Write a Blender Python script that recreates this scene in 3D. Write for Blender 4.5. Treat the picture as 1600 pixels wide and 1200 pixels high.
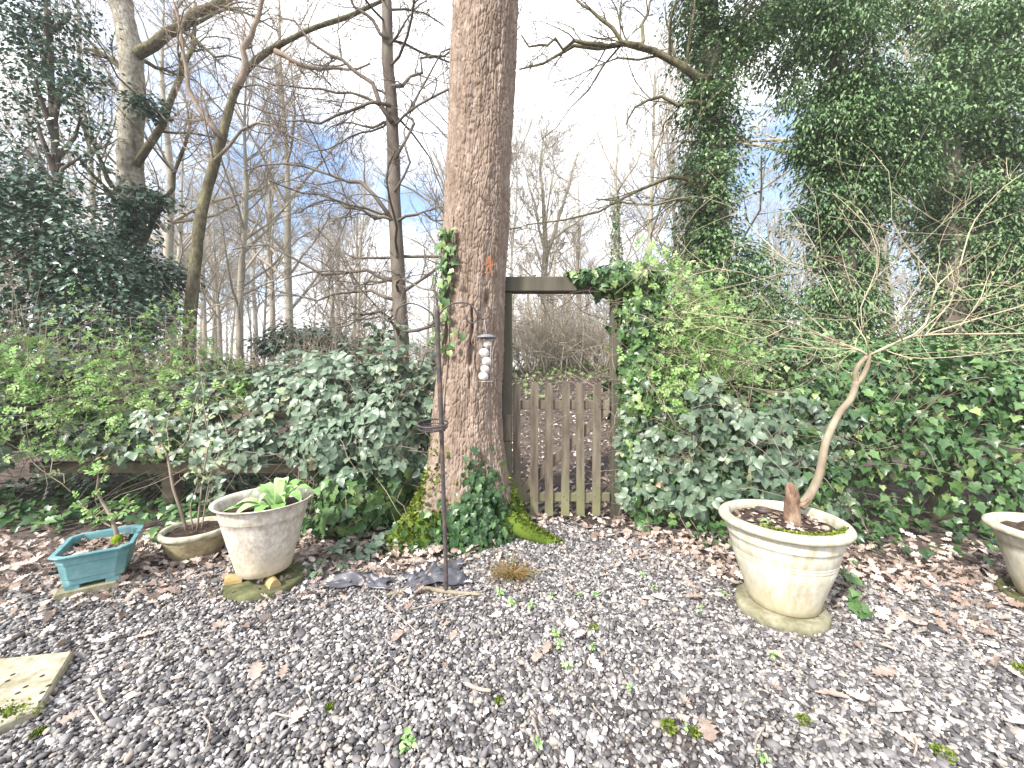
import bpy, math, random
import numpy as np
from mathutils import Matrix, Vector
R = math.radians
rng = np.random.default_rng(7)
random.seed(7)
for o in list(bpy.data.objects): bpy.data.objects.remove(o)
S = bpy.context.scene
C = S.collection
# ------------------------------------------------------------------ camera, sky, sun, exposure
F, HZ, CH = 603.0, 585.0, 1.1            # focal length in px of the 1600 px photo, horizon row, camera height
cam = bpy.data.cameras.new('camera'); camo = bpy.data.objects.new('camera', cam); C.objects.link(camo)
cam.sensor_width = 36; cam.lens = F/1600*36; cam.shift_y = (HZ-600)/1600
cam.clip_start = 0.05; cam.clip_end = 2000
camo.location = (0, 0, CH); camo.rotation_euler = (R(90), 0, 0)
S.camera = camo
SUN_EL, SUN_AZ = 42.0, 222.0             # azimuth clockwise from +Y: behind the camera, to its left
SKYOFF = (7.1, 4.4, 2.7)
W = bpy.data.worlds.new('World'); S.world = W; W.use_nodes = True
nt = W.node_tree; nt.nodes.clear()
def wn(t, **k):
    n = nt.nodes.new(t)
    for a, b in k.items(): setattr(n, a, b)
    return n
sky = wn('ShaderNodeTexSky', sky_type='NISHITA', sun_disc=False, sun_elevation=R(SUN_EL), sun_rotation=R(SUN_AZ))
sky.air_density = 1.0; sky.dust_density = 1.5; sky.ozone_density = 2.0
bg1 = wn('ShaderNodeBackground'); bg1.inputs[1].default_value = 0.15
bg2 = wn('ShaderNodeBackground'); bg2.inputs[0].default_value = (0.96, 0.97, 1.0, 1); bg2.inputs[1].default_value = 0.85
tc = wn('ShaderNodeTexCoord'); mp = wn('ShaderNodeMapping'); mp.inputs['Scale'].default_value = (1, 1, 1.6)
mp.inputs['Location'].default_value = SKYOFF
no = wn('ShaderNodeTexNoise'); no.inputs['Scale'].default_value = 1.9; no.inputs['Detail'].default_value = 7; no.inputs['Roughness'].default_value = .55
rp = wn('ShaderNodeValToRGB'); rp.color_ramp.elements[0].position = .39; rp.color_ramp.elements[1].position = .54
mx = wn('ShaderNodeMixShader'); wo = wn('ShaderNodeOutputWorld')
L = nt.links.new
L(tc.outputs['Generated'], mp.inputs[0]); L(mp.outputs[0], no.inputs[0]); L(no.outputs[0], rp.inputs[0])
L(sky.outputs[0], bg1.inputs[0]); L(rp.outputs[0], mx.inputs[0]); L(bg1.outputs[0], mx.inputs[1]); L(bg2.outputs[0], mx.inputs[2]); L(mx.outputs[0], wo.inputs[0])
sl = bpy.data.lights.new('sun', 'SUN'); sl.energy = 3.0; sl.angle = R(5); sl.color = (1, .955, .88)
so = bpy.data.objects.new('sun', sl); C.objects.link(so)
sd = Vector((math.sin(R(SUN_AZ))*math.cos(R(SUN_EL)), math.cos(R(SUN_AZ))*math.cos(R(SUN_EL)), math.sin(R(SUN_EL))))
so.rotation_euler = sd.to_track_quat('Z', 'Y').to_euler(); so.location = (-3, -4, 9)
vs = S.view_settings; vs.view_transform = 'Standard'; vs.look = 'None'; vs.gamma = 1; vs.use_curve_mapping = False; vs.exposure = 1.5
S.cycles.max_bounces = 4; S.cycles.diffuse_bounces = 2; S.cycles.glossy_bounces = 2; S.cycles.transmission_bounces = 3

# ------------------------------------------------------------------ helpers
def P(px, py, Y): return np.array([(px-800)/F*Y, Y, CH-(py-HZ)/F*Y])
def G(px, py): Y = CH*F/(py-HZ); return np.array([(px-800)/F*Y, Y, 0.0])
def nrm(v): v = np.asarray(v, float); return v/np.maximum(np.linalg.norm(v, axis=-1, keepdims=True), 1e-9)
def sstep(a, b, x): t = np.clip((x-a)/(b-a), 0, 1); return t*t*(3-2*t)
def spline(p, m):
    p = np.asarray(p, float); n = len(p); q = np.vstack([2*p[0]-p[1], p, 2*p[-1]-p[-2]])
    t = np.linspace(0, n-1-1e-6, m); i = t.astype(int); u = (t-i)[:, None]
    a, b, c, d = q[i], q[i+1], q[i+2], q[i+3]
    return .5*((2*b)+(c-a)*u+(2*a-5*b+4*c-d)*u**2+(3*b-a-3*c+d)*u**3)
_g = {}
def vnoise(p, s=1.0, seed=0):                      # smooth value noise, p (N,3) -> (N,) in -1..1
    if seed not in _g: _g[seed] = np.random.default_rng(seed+99).uniform(-1, 1, (32, 32, 32))
    g = _g[seed]; q = np.asarray(p, float)*s; i = np.floor(q).astype(int); f = q-i; f = f*f*(3-2*f)
    def at(a, b, c): return g[(i[:, 0]+a) % 32, (i[:, 1]+b) % 32, (i[:, 2]+c) % 32]
    x, y, z = f[:, 0], f[:, 1], f[:, 2]
    l = lambda a, b, t: a+(b-a)*t
    return l(l(l(at(0,0,0), at(1,0,0), x), l(at(0,1,0), at(1,1,0), x), y), l(l(at(0,0,1), at(1,0,1), x), l(at(0,1,1), at(1,1,1), x), y), z)
class Acc:
    def __init__(s): s.v=[]; s.t=[]; s.q=[]; s.a=[]; s.n=0
    def add(s, v, t=None, q=None, a=0.5):
        v = np.asarray(v, float).reshape(-1, 3)
        s.v.append(v); s.a.append(np.broadcast_to(np.asarray(a, float), (len(v),)))
        if t is not None and len(t): s.t.append(np.asarray(t, int).reshape(-1, 3)+s.n)
        if q is not None and len(q): s.q.append(np.asarray(q, int).reshape(-1, 4)+s.n)
        s.n += len(v); return s
    def tri_count(s): return sum(len(x) for x in s.t)+2*sum(len(x) for x in s.q)
def mesh_of(name, acc, mat, loc=(0,0,0), smooth=True):
    me = bpy.data.meshes.new(name)
    V = np.vstack(acc.v)-np.asarray(loc, float)
    T = np.vstack(acc.t) if acc.t else np.zeros((0,3), int); Q = np.vstack(acc.q) if acc.q else np.zeros((0,4), int)
    me.vertices.add(len(V)); me.vertices.foreach_set('co', V.astype(np.float32).ravel())
    li = np.concatenate([T.ravel(), Q.ravel()]).astype(np.int32)
    me.loops.add(len(li)); me.loops.foreach_set('vertex_index', li)
    ls = np.concatenate([np.arange(len(T))*3, len(T)*3+np.arange(len(Q))*4]).astype(np.int32)
    me.polygons.add(len(ls)); me.polygons.foreach_set('loop_start', ls)
    me.update(calc_edges=True)
    me.polygons.foreach_set('use_smooth', np.full(len(ls), smooth))
    at = me.attributes.new('rnd', 'FLOAT', 'POINT'); at.data.foreach_set('value', np.concatenate(acc.a).astype(np.float32))
    if mat: me.materials.append(mat)
    me.validate()
    return me
def obj(name, acc, mat, parent=None, smooth=True, kind=None):
    loc = tuple(parent.location) if parent else (0,0,0)
    if parent and parent.parent: loc = tuple(np.array(parent.location)+np.array(parent.parent.location))
    o = bpy.data.objects.new(name, mesh_of(name, acc, mat, loc, smooth)); C.objects.link(o)
    if parent: o.parent = parent
    if kind: o['kind'] = kind
    return o
def thing(name, label, cat, loc=(0,0,0), group=None):
    o = bpy.data.objects.new(name, None); C.objects.link(o); o.location = loc; o.empty_display_size = .1
    return tag(o, label, cat, group)
def tag(o, label, cat=None, group=None, kind=None):
    o['label'] = label
    if cat: o['category'] = cat
    if group: o['group'] = group
    if kind: o['kind'] = kind
    return o
def dup(root, loc, rz=0, sc=1.0):
    r = root.copy(); C.objects.link(r); r.location = loc; r.rotation_euler = (0,0,rz); r.scale = (sc,)*3 if np.isscalar(sc) else sc
    for ch in root.children:
        c = ch.copy(); C.objects.link(c); c.parent = r
    return r
def tubes(pts, rad, n=5, acc=None, a=None, cap=True):       # pts (B,K,3), rad (B,K)
    pts = np.asarray(pts, float); rad = np.asarray(rad, float)
    B, K, _ = pts.shape; acc = acc or Acc()
    t = nrm(np.gradient(pts, axis=1)); m = nrm(t.mean(1))
    ref = np.where(np.abs(m[:, 2:3]) > .75, np.array([[1., .13, 0]]), np.array([[.11, .07, 1.]]))[:, None, :]
    x = nrm(np.cross(t, ref)); y = np.cross(t, x)
    an = np.arange(n)*2*math.pi/n
    ring = pts[:, :, None, :]+rad[:, :, None, None]*(np.cos(an)[None,None,:,None]*x[:, :, None, :]+np.sin(an)[None,None,:,None]*y[:, :, None, :])
    idx = np.arange(B*K*n).reshape(B, K, n); j = (np.arange(n)+1) % n
    q = np.stack([idx[:, :-1, :], idx[:, :-1, j], idx[:, 1:, j], idx[:, 1:, :]], -1).reshape(-1, 4)
    av = .5 if a is None else np.repeat(a, K*n)
    acc.add(ring.reshape(-1, 3), None, q, av)
    if cap:
        for e in (0, K-1):
            base = idx[:, e, :]; ti = [np.stack([base[:, 0], base[:, k], base[:, k+1]], -1) for k in range(1, n-1)]
            tt = np.concatenate(ti)
            if e == 0: tt = tt[:, ::-1]
            acc.t.append(tt+acc.n-B*K*n)
    return acc
def tube(path, r, n=8, m=None, acc=None, a=.5):
    p = spline(path, m) if m else np.asarray(path, float)
    k = len(p); r = np.interp(np.linspace(0,1,k), np.linspace(0,1,len(r)), r) if np.ndim(r) else np.full(k, r)
    return tubes(p[None], r[None], n, acc, np.array([a]))
def box(acc, c, s, ax=None, a=.5, bev=0.0):
    c = np.asarray(c, float); h = np.asarray(s, float)/2; A = np.eye(3) if ax is None else np.asarray(ax, float)
    if bev <= 0:
        v = np.array([[x,y,z] for x in (-1,1) for y in (-1,1) for z in (-1,1)])*h
        q = [[0,1,3,2],[4,6,7,5],[0,4,5,1],[2,3,7,6],[0,2,6,4],[1,5,7,3]]
        return acc.add(c+v@A, None, q, a)
    v = []                                              # chamfered box: 24 verts
    sg = [(x,y,z) for x in (-1,1) for y in (-1,1) for z in (-1,1)]
    for s3 in sg:
        for k in range(3):
            p = [s3[i]*(h[i]-(0 if i == k else bev)) for i in range(3)]; v.append(p)
    id3 = {s3: i for i, s3 in enumerate(sg)}
    vi = lambda s3, k: id3[s3]*3+k
    q = []; t = []
    for k in range(3):
        i, j = (k+1) % 3, (k+2) % 3
        for sk in (-1,1):
            def mk(si, sj): s3=[0,0,0]; s3[k]=sk; s3[i]=si; s3[j]=sj; return tuple(s3)
            f = [vi(mk(-1,-1),k), vi(mk(1,-1),k), vi(mk(1,1),k), vi(mk(-1,1),k)]
            q.append(f if sk > 0 else f[::-1])
        for si in (-1,1):
            for sj in (-1,1):
                def mk2(sk): s3=[0,0,0]; s3[k]=sk; s3[i]=si; s3[j]=sj; return tuple(s3)
                f = [vi(mk2(-1),i), vi(mk2(1),i), vi(mk2(1),j), vi(mk2(-1),j)]
                q.append(f if si*sj > 0 else f[::-1])
    for s3 in sg:
        f = [vi(s3,0), vi(s3,1), vi(s3,2)]; t.append(f if s3[0]*s3[1]*s3[2] > 0 else f[::-1])
    return acc.add(c+np.array(v)@A, t, q, a)
def lathe(acc, prof, c, n=56, wob=0.0, a=.5):
    prof = np.asarray(prof, float); k = len(prof); an = np.arange(n)*2*math.pi/n
    v = np.stack([prof[:, 0][:, None]*np.cos(an), prof[:, 0][:, None]*np.sin(an), np.repeat(prof[:, 1][:, None], n, 1)], -1)
    if wob:
        d = 1+wob*vnoise(v.reshape(-1,3), 9, 3).reshape(k, n); v[..., :2] *= d[..., None]
    i = np.arange(k*n).reshape(k, n); j = (np.arange(n)+1) % n
    q = np.stack([i[:-1], i[:-1][:, j], i[1:][:, j], i[1:]], -1).reshape(-1, 4)
    return acc.add(v.reshape(-1,3)+np.asarray(c, float), None, q, a)
def disc(acc, c, r, n=40, bumps=0.0, a=.5):
    rr = np.linspace(.02, 1, 9)
    an = np.arange(n)*2*math.pi/n
    v = np.stack([r*rr[:, None]*np.cos(an), r*rr[:, None]*np.sin(an), np.zeros((9, n))], -1).reshape(-1, 3)
    v[:, 2] = bumps*(vnoise(v+3.3, 28, 5)+.6*vnoise(v+1.3, 70, 6))
    i = np.arange(9*n).reshape(9, n); j = (np.arange(n)+1) % n
    q = np.stack([i[:-1], i[1:], i[1:][:, j], i[:-1][:, j]], -1).reshape(-1, 4)
    return acc.add(v+np.asarray(c, float), [[i[0,0], i[0,k], i[0,k+1]] for k in range(1, n-1)], q, a)
def prism(acc, poly, z0, z1, a=.5):
    p = np.asarray(poly, float); n = len(p)
    v = np.vstack([np.c_[p, np.full(n, z0)], np.c_[p, np.full(n, z1)]])
    q = [[k, (k+1) % n, n+(k+1) % n, n+k] for k in range(n)]
    t = [[0, k+1, k] for k in range(1, n-1)]+[[n, n+k, n+k+1] for k in range(1, n-1)]
    return acc.add(v, t, q, a)

# ------------------------------------------------------------------ materials
def ramp_node(t, stops):
    n = t.nodes.new('ShaderNodeValToRGB'); cr = n.color_ramp
    while len(cr.elements) < len(stops): cr.elements.new(.5)
    for e, (p, c) in zip(cr.elements, stops): e.position = p; e.color = (*c, 1)
    return n
def mk(name, stops, src='noise', scale=8, rough=.7, spec=.3, bump=None, transl=0, stretch=(1,1,1), metal=0, stain=None, detail=6, fine=None):
    m = bpy.data.materials.new(name); m.use_nodes = True; t = m.node_tree; N = t.nodes; Lk = t.links.new
    b = N['Principled BSDF']; b.inputs['Roughness'].default_value = rough; b.inputs['Specular IOR Level'].default_value = spec; b.inputs['Metallic'].default_value = metal
    co = N.new('ShaderNodeTexCoord'); mpn = N.new('ShaderNodeMapping'); mpn.inputs['Scale'].default_value = stretch; Lk(co.outputs['Object'], mpn.inputs[0])
    def noise(sc, det=6, rg=.6):
        n = N.new('ShaderNodeTexNoise'); n.inputs['Scale'].default_value = sc; n.inputs['Detail'].default_value = det; n.inputs['Roughness'].default_value = rg
        Lk(mpn.outputs[0], n.inputs[0]); return n.outputs[0]
    if src == 'attr': gp = N.new('ShaderNodeNewGeometry'); Lk(gp.outputs['Position'], mpn.inputs[0])
    if src == 'noise': f = noise(scale, detail)
    elif src == 'attr':
        n = N.new('ShaderNodeAttribute'); n.attribute_name = 'rnd'; f = n.outputs['Fac']
    else:
        n = N.new('ShaderNodeObjectInfo'); f = n.outputs['Random']
    r = ramp_node(t, stops); Lk(f, r.inputs[0]); col = r.outputs[0]
    if fine:                                           # fine mottling: (scale, dark colour, amount)
        x = N.new('ShaderNodeMix'); x.data_type = 'RGBA'; x.blend_type = 'MULTIPLY'
        rr = ramp_node(t, [(.35, fine[1]), (.65, (1,1,1))]); Lk(noise(fine[0], 3, .65), rr.inputs[0])
        x.inputs[0].default_value = fine[2]; Lk(col, x.inputs[6]); Lk(rr.outputs[0], x.inputs[7]); col = x.outputs[2]
    if stain:                                          # list of (colour, noise scale, lo, hi, z_from, z_to): stains, full at z_to
        for cc, sc, lo, hi, z0, z1 in stain:
            x = N.new('ShaderNodeMix'); x.data_type = 'RGBA'
            sp = N.new('ShaderNodeSeparateXYZ'); Lk(co.outputs['Object'], sp.inputs[0])
            mr = N.new('ShaderNodeMapRange'); mr.inputs[1].default_value = z0; mr.inputs[2].default_value = z1; Lk(sp.outputs[2], mr.inputs[0])
            ad = N.new('ShaderNodeMath'); ad.operation = 'ADD'; Lk(noise(sc), ad.inputs[0]); Lk(mr.outputs[0], ad.inputs[1])
            m2 = N.new('ShaderNodeMapRange'); m2.inputs[1].default_value = 1+lo-.5; m2.inputs[2].default_value = 1+hi-.5; Lk(ad.outputs[0], m2.inputs[0])
            Lk(m2.outputs[0], x.inputs[0]); Lk(col, x.inputs[6]); x.inputs[7].default_value = (*cc, 1); col = x.outputs[2]
    Lk(col, b.inputs['Base Color'])
    if bump:
        prev = None
        for sc, st, di in (bump if isinstance(bump[0], (tuple, list)) else [bump]):
            bn = N.new('ShaderNodeBump'); bn.inputs['Strength'].default_value = st; bn.inputs['Distance'].default_value = di
            Lk(noise(sc, 4, .65), bn.inputs['Height'])
            if prev: Lk(prev, bn.inputs['Normal'])
            prev = bn.outputs[0]
        Lk(prev, b.inputs['Normal'])
    if transl:
        tr = N.new('ShaderNodeBsdfTranslucent'); ms = N.new('ShaderNodeMixShader'); ms.inputs[0].default_value = transl
        Lk(col, tr.inputs[0]); Lk(b.outputs[0], ms.inputs[1]); Lk(tr.outputs[0], ms.inputs[2]); Lk(ms.outputs[0], N['Material Output'].inputs[0])
    return m
m_bramble = mk('bramble_leaf', [(0,(.05,.09,.05)),(.45,(.13,.19,.125)),(.8,(.24,.30,.215)),(.93,(.35,.40,.24)),(1,(.46,.36,.22))], 'attr', rough=.38, spec=.5, transl=.12, fine=(48,(.58,.64,.56),.75))
m_ivy = mk('ivy_leaf', [(0,(.025,.065,.025)),(.45,(.07,.145,.05)),(.8,(.145,.245,.085)),(1,(.30,.38,.14))], 'attr', rough=.36, spec=.5, transl=.1, fine=(48,(.58,.64,.56),.75))
m_honey = mk('honeysuckle_leaf', [(0,(.14,.29,.07)),(.5,(.28,.45,.14)),(1,(.46,.61,.26))], 'attr', rough=.5, spec=.3, transl=.3, fine=(48,(.58,.64,.56),.75))
m_holly = mk('holly_leaf', [(0,(.035,.08,.05)),(.6,(.10,.17,.115)),(1,(.24,.31,.23))], 'attr', rough=.3, spec=.55, transl=.06, fine=(48,(.58,.64,.56),.75))
m_everg = mk('evergreen_leaf', [(0,(.055,.11,.045)),(.5,(.135,.235,.095)),(.9,(.24,.36,.16)),(1,(.36,.46,.20))], 'attr', rough=.38, spec=.45, transl=.15, fine=(48,(.58,.64,.56),.75))
m_lime = mk('fresh_leaf', [(0,(.22,.42,.12)),(.6,(.42,.62,.26)),(1,(.6,.74,.42))], 'attr', rough=.55, spec=.25, transl=.25, fine=(48,(.58,.64,.56),.75))
m_litter = mk('dry_leaf', [(0,(.13,.09,.07)),(.3,(.31,.235,.195)),(.6,(.50,.41,.355)),(.85,(.68,.59,.53)),(1,(.80,.74,.69))], 'attr', rough=.75, spec=.2, transl=.08, fine=(55,(.62,.56,.52),.8))
m_oak = mk('oak_bark', [(.3,(.19,.14,.105)),(.5,(.28,.215,.17)),(.66,(.36,.29,.24)),(.76,(.53,.48,.43))], 'noise', 30, .9, .15, [(30,.7,.015),(110,.6,.005)], stretch=(1,1,.3), fine=(9,(.68,.64,.62),.7), stain=[((.10,.15,.02),7,.42,.52,.42,-.02)])
m_bark_dark = mk('dark_bark', [(.3,(.07,.055,.045)),(.6,(.16,.135,.11)),(.75,(.20,.20,.13))], 'noise', 5, .9, .15, (40,.6,.015), stretch=(1,1,.4))
m_bark_pale = mk('pale_bark', [(.3,(.20,.18,.14)),(.5,(.36,.33,.27)),(.7,(.46,.43,.38))], 'noise', 5, .9, .15, (30,.5,.015), fine=(22,(.35,.34,.28),.8), stretch=(1,1,.6))
m_bark_moss = mk('mossy_bark', [(.3,(.10,.085,.06)),(.5,(.17,.15,.095)),(.7,(.25,.24,.13))], 'noise', 7, .9, .15, (30,.8,.03), stretch=(1,1,.5), fine=(16,(.42,.40,.33),.85))
m_bark_far = mk('wood_bark', [(.3,(.24,.22,.17)),(.7,(.42,.39,.32))], 'noise', 2, .9, .1)
m_twig_far = mk('wood_twig', [(.3,(.25,.215,.165)),(.7,(.42,.375,.30))], 'noise', 2, .9, .1)  # raised paler: the bloom on backlit twigs is put into this colour
m_twig = mk('dry_twig', [(.3,(.17,.13,.10)),(.7,(.33,.27,.21))], 'noise', 5, .9, .1)
m_acer = mk('pale_twig', [(.3,(.36,.30,.20)),(.7,(.52,.46,.33))], 'noise', 7, .8, .2, (60,.4,.004))
m_acer_b = mk('smooth_bark', [(.3,(.15,.12,.085)),(.5,(.25,.21,.15)),(.7,(.34,.30,.22))], 'noise', 12, .85, .2, (70,.5,.004), stretch=(1,1,.5))
m_stump = mk('stump_wood', [(.3,(.10,.06,.042)),(.5,(.22,.145,.10)),(.7,(.38,.29,.22))], 'noise', 30, .9, .1, (70,.9,.01), stretch=(1,1,.4))
m_gatewood = mk('weathered_wood', [(.3,(.105,.085,.067)),(.5,(.165,.138,.108)),(.7,(.24,.21,.16))], 'noise', 6, .85, .2, (60,.5,.004), stretch=(1,1,.12), fine=(30,(.45,.42,.38),.85), stain=[((.19,.19,.10),9,.40,.80,.6,-.1)])
m_postwood = mk('dark_wood', [(.3,(.065,.06,.045)),(.5,(.11,.10,.075)),(.7,(.16,.155,.105))], 'noise', 6, .85, .2, (60,.5,.004), stretch=(1,1,.12))
m_rail = mk('rail_wood', [(.3,(.10,.085,.06)),(.5,(.17,.145,.10)),(.7,(.23,.20,.14))], 'noise', 8, .85, .2, (60,.5,.004), stretch=(.12,1,1))
m_iron = mk('dark_iron', [(.35,(.035,.03,.033)),(.55,(.075,.06,.058)),(.7,(.16,.085,.055))], 'noise', 22, .6, .4, (90,.4,.002))
m_lid = mk('grey_lid', [(.3,(.12,.12,.14)),(.7,(.2,.2,.23))], 'noise', 20, .5, .4)
m_wire = mk('feeder_wire', [(.3,(.35,.34,.34)),(.7,(.5,.48,.48))], 'noise', 20, .4, .5, metal=.6)
m_suet = mk('suet_ball', [(.3,(.50,.40,.36)),(.5,(.72,.64,.60)),(.7,(.82,.77,.74))], 'noise', 60, .8, .2, (120,.8,.004))
m_rust = mk('rusty_metal', [(.3,(.30,.12,.06)),(.7,(.50,.22,.11))], 'noise', 40, .8, .2, (90,.5,.002))
m_creampot = mk('cream_pot', [(.3,(.47,.44,.345)),(.5,(.60,.575,.49)),(.7,(.68,.66,.59))], 'noise', 11, .65, .3, (90,.3,.003), fine=(34,(.66,.61,.46),.75), stretch=(1,1,.3),
    stain=[((.46,.39,.24),14,.25,1.05,.20,-.03), ((.36,.34,.22),26,.55,1.15,.14,-.02)])
m_creamrim = mk('stained_rim', [(.3,(.26,.24,.17)),(.5,(.43,.40,.30)),(.7,(.58,.55,.45))], 'noise', 22, .75, .25, (90,.4,.003))
m_whitepot = mk('speckled_pot', [(.3,(.45,.40,.33)),(.5,(.60,.56,.50)),(.7,(.72,.69,.65))], 'noise', 26, .65, .3, (140,.25,.002), fine=(70,(.66,.60,.50),.8), stretch=(1,1,.6),
    stain=[((.52,.43,.28),18,.25,1.1,.26,-.06)])
m_bowl = mk('tan_pot', [(.3,(.24,.20,.12)),(.5,(.40,.34,.21)),(.7,(.52,.46,.31))], 'noise', 14, .7, .25, (90,.3,.003), fine=(40,(.6,.55,.4),.7))
m_planter = mk('teal_planter', [(.3,(.085,.20,.215)),(.5,(.13,.29,.31)),(.7,(.22,.38,.39))], 'noise', 9, .5, .35, (80,.12,.002), fine=(30,(.72,.76,.76),.6))
m_soil = mk('potting_soil', [(.3,(.025,.018,.014)),(.55,(.07,.05,.04)),(.72,(.18,.13,.10))], 'noise', 60, .95, .1, (80,1,.01))
m_slab = mk('mossy_slab', [(.3,(.13,.125,.08)),(.5,(.24,.225,.155)),(.7,(.34,.32,.24))], 'noise', 14, .9, .15, (60,.5,.004), fine=(40,(.6,.6,.45),.6))
m_slabdark = mk('green_slab', [(.3,(.045,.05,.022)),(.5,(.09,.095,.045)),(.7,(.15,.15,.08))], 'noise', 18, .9, .15, (60,.5,.004))
m_paving = mk('sandy_paving', [(.3,(.25,.225,.155)),(.5,(.39,.36,.28)),(.7,(.50,.47,.39))], 'noise', 7, .85, .2, (50,.3,.004), fine=(26,(.55,.52,.38),.85))
m_pitshade = mk('pit_shade', [(.3,(.03,.025,.02)),(.7,(.06,.05,.04))], 'noise', 20, .9, .1)
m_brick = mk('buff_brick', [(.3,(.30,.21,.09)),(.7,(.45,.34,.17))], 'noise', 25, .85, .2, (60,.4,.003))
m_tarp = mk('black_membrane', [(.3,(.045,.045,.055)),(.7,(.10,.10,.12))], 'noise', 12, .42, .5, (30,.3,.006))
m_moss = mk('moss', [(.3,(.085,.13,.012)),(.5,(.18,.25,.02)),(.7,(.30,.36,.05))], 'noise', 45, .95, .1, [(120,1,.012)])
m_straw = mk('straw_grass', [(0,(.16,.09,.035)),(.6,(.30,.18,.07)),(1,(.24,.26,.09))], 'attr', rough=.7, spec=.2, transl=.1)
m_soilground = mk('ground_soil', [(.3,(.05,.04,.035)),(.5,(.10,.08,.07)),(.7,(.17,.14,.12))], 'noise', 9, .95, .1, (40,1,.02))
m_pebble = mk('pebble', [(0,(.045,.041,.042)),(.25,(.10,.094,.096)),(.5,(.18,.17,.17)),(.7,(.27,.255,.25)),(.82,(.31,.265,.22)),(.9,(.42,.40,.39)),(1,(.64,.61,.59))], 'obj', rough=.62, spec=.35)
m_green_ground = mk('undergrowth_leaf', [(0,(.10,.16,.05)),(.5,(.22,.30,.11)),(1,(.36,.42,.2))], 'attr', rough=.6, spec=.2, transl=.2)

# ------------------------------------------------------------------ leaf templates (base at origin, tip +Y, face +Z)
def t_fan(outline, centre, fold=.18, curve=.25):
    r = np.array(outline); l = r[::-1].copy(); l[:, 0] *= -1
    o = [r[0]]+list(r[1:])+[p for p in l[1:-1]] if r[0,0] == 0 else list(r)+list(l)
    o = np.array(o); v = np.vstack([[centre], o]); n = len(o)
    z = fold*np.abs(v[:, 0])-curve*v[:, 1]**2
    return np.c_[v, z], np.array([[0, k+1, (k+1) % n+1] for k in range(n)])
def t_ovate(w=.32, fold=.25, curve=.25):
    v = np.array([[0,0],[0,.33],[0,.68],[0,1],[-w*.85,.28],[-w*.8,.64],[w*.85,.28],[w*.8,.64]])
    z = fold*np.abs(v[:, 0])-curve*v[:, 1]**2
    t = [[0,1,4],[1,2,5],[1,5,4],[2,3,5],[0,6,1],[6,7,2],[6,2,1],[7,3,2]]
    return np.c_[v, z], np.array(t)
def t_simple(w=.3, fold=.3, curve=.1):
    return np.array([[0,0,0],[w,.45,fold*w],[0,1,-curve],[-w,.45,fold*w]]), np.array([[0,1,2],[0,2,3]])
def t_join(parts):
    V=[]; T=[]; n=0
    for v, t in parts: V.append(v); T.append(t+n); n += len(v)
    return np.vstack(V), np.vstack(T)
def t_xf(tm, ang, sc, off, tilt=0):
    v, t = tm; c, s = math.cos(ang), math.sin(ang)
    M3 = np.array([[c,-s,0],[s,c,0],[0,0,1]]); w = v*sc; w = w@M3.T+np.array(off); w[:, 2] += tilt*(w[:, 0]**2+w[:, 1]**2); return w, t
IVY = t_fan([(0,.02),(.2,-.1),(.45,.06),(.36,.27),(.49,.48),(.25,.62),(0,1)], (0,.3), .28, .3)
OV = t_ovate(); OVW = t_ovate(.42, .34, .25); LONG = t_ovate(.2, .25, .35); SIMPLE = t_simple(); SIMPW = t_simple(.36)
TRI = t_join([t_xf(OVW, 0, .62, (0,.38,0)), t_xf(OVW, R(68), .5, (-.03,.34,0), -.1), t_xf(OVW, R(-68), .5, (.03,.34,0), -.1), (np.array([[-.012,0,0],[.012,0,0],[0,.42,0]]), np.array([[0,1,2]]))])
SPRIG = t_join([t_xf(OV, R(a), s, (0, y, 0), .3) for a, s, y in ((0,.55,.5),(55,.5,.3),(-55,.5,.3),(80,.4,.05),(-80,.4,.05))])
SPRIG2 = t_join([t_xf(SIMPW, R(a), s, (0, y, 0), .3) for a, s, y in ((0,.55,.5),(55,.5,.3),(-55,.5,.3),(80,.4,.05),(-80,.4,.05))])
def t_oak(seed):
    r = np.random.default_rng(seed)
    y = np.array([0,.14,.24,.33,.44,.52,.66,.75,.88,1]); w = np.array([.02,.05,.2,.11,.29,.15,.33,.17,.2,0])*r.uniform(.85,1.2,10)
    n = 10; cu = r.uniform(-.6,.9); tw = r.uniform(-.5,.5); cy = r.uniform(-.5,.5)
    v = []
    for s in (-1,0,1):
        for k in range(n):
            x = s*w[k]; v.append([x, y[k]-.5, cu*x*x*2+tw*x*(y[k]-.5)+cy*(y[k]-.5)**2+r.uniform(-.02,.02)])
    q = []
    for k in range(n-1): q += [[k, n+k, n+k+1, k+1], [n+k, 2*n+k, 2*n+k+1, n+k+1]]
    t = [[a,b,c] for a,b,c,d in q]+[[a,c,d] for a,b,c,d in q]
    return np.array(v), np.array(t)
OAKS = [t_oak(k) for k in range(6)]
def frame(tip, nor):
    n = nrm(nor); t = tip-(tip*n).sum(-1, keepdims=True)*n; t = nrm(t); x = np.cross(t, n)
    return np.stack([x, t, n], -1)                      # columns
def leaves(acc, tm, pos, tip, nor, sc, rnd):
    v, t = tm; k = len(v); N = len(pos)
    if N == 0: return acc
    Rm = frame(np.asarray(tip, float), np.asarray(nor, float))
    V = pos[:, None, :]+np.asarray(sc)[:, None, None]*np.einsum('nij,kj->nki', Rm, v)
    T = t[None]+(np.arange(N)*k)[:, None, None]
    return acc.add(V, T, None, np.repeat(rnd, k))
_lv = {}
def leaf_variant(name, tm, mat, k):
    key = (name, mat.name, k)
    if key not in _lv:
        a = Acc(); a.add(tm[0], tm[1], None, (k+.5)/6); _lv[key] = mesh_of(name, a, mat)
    return _lv[key]
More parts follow.
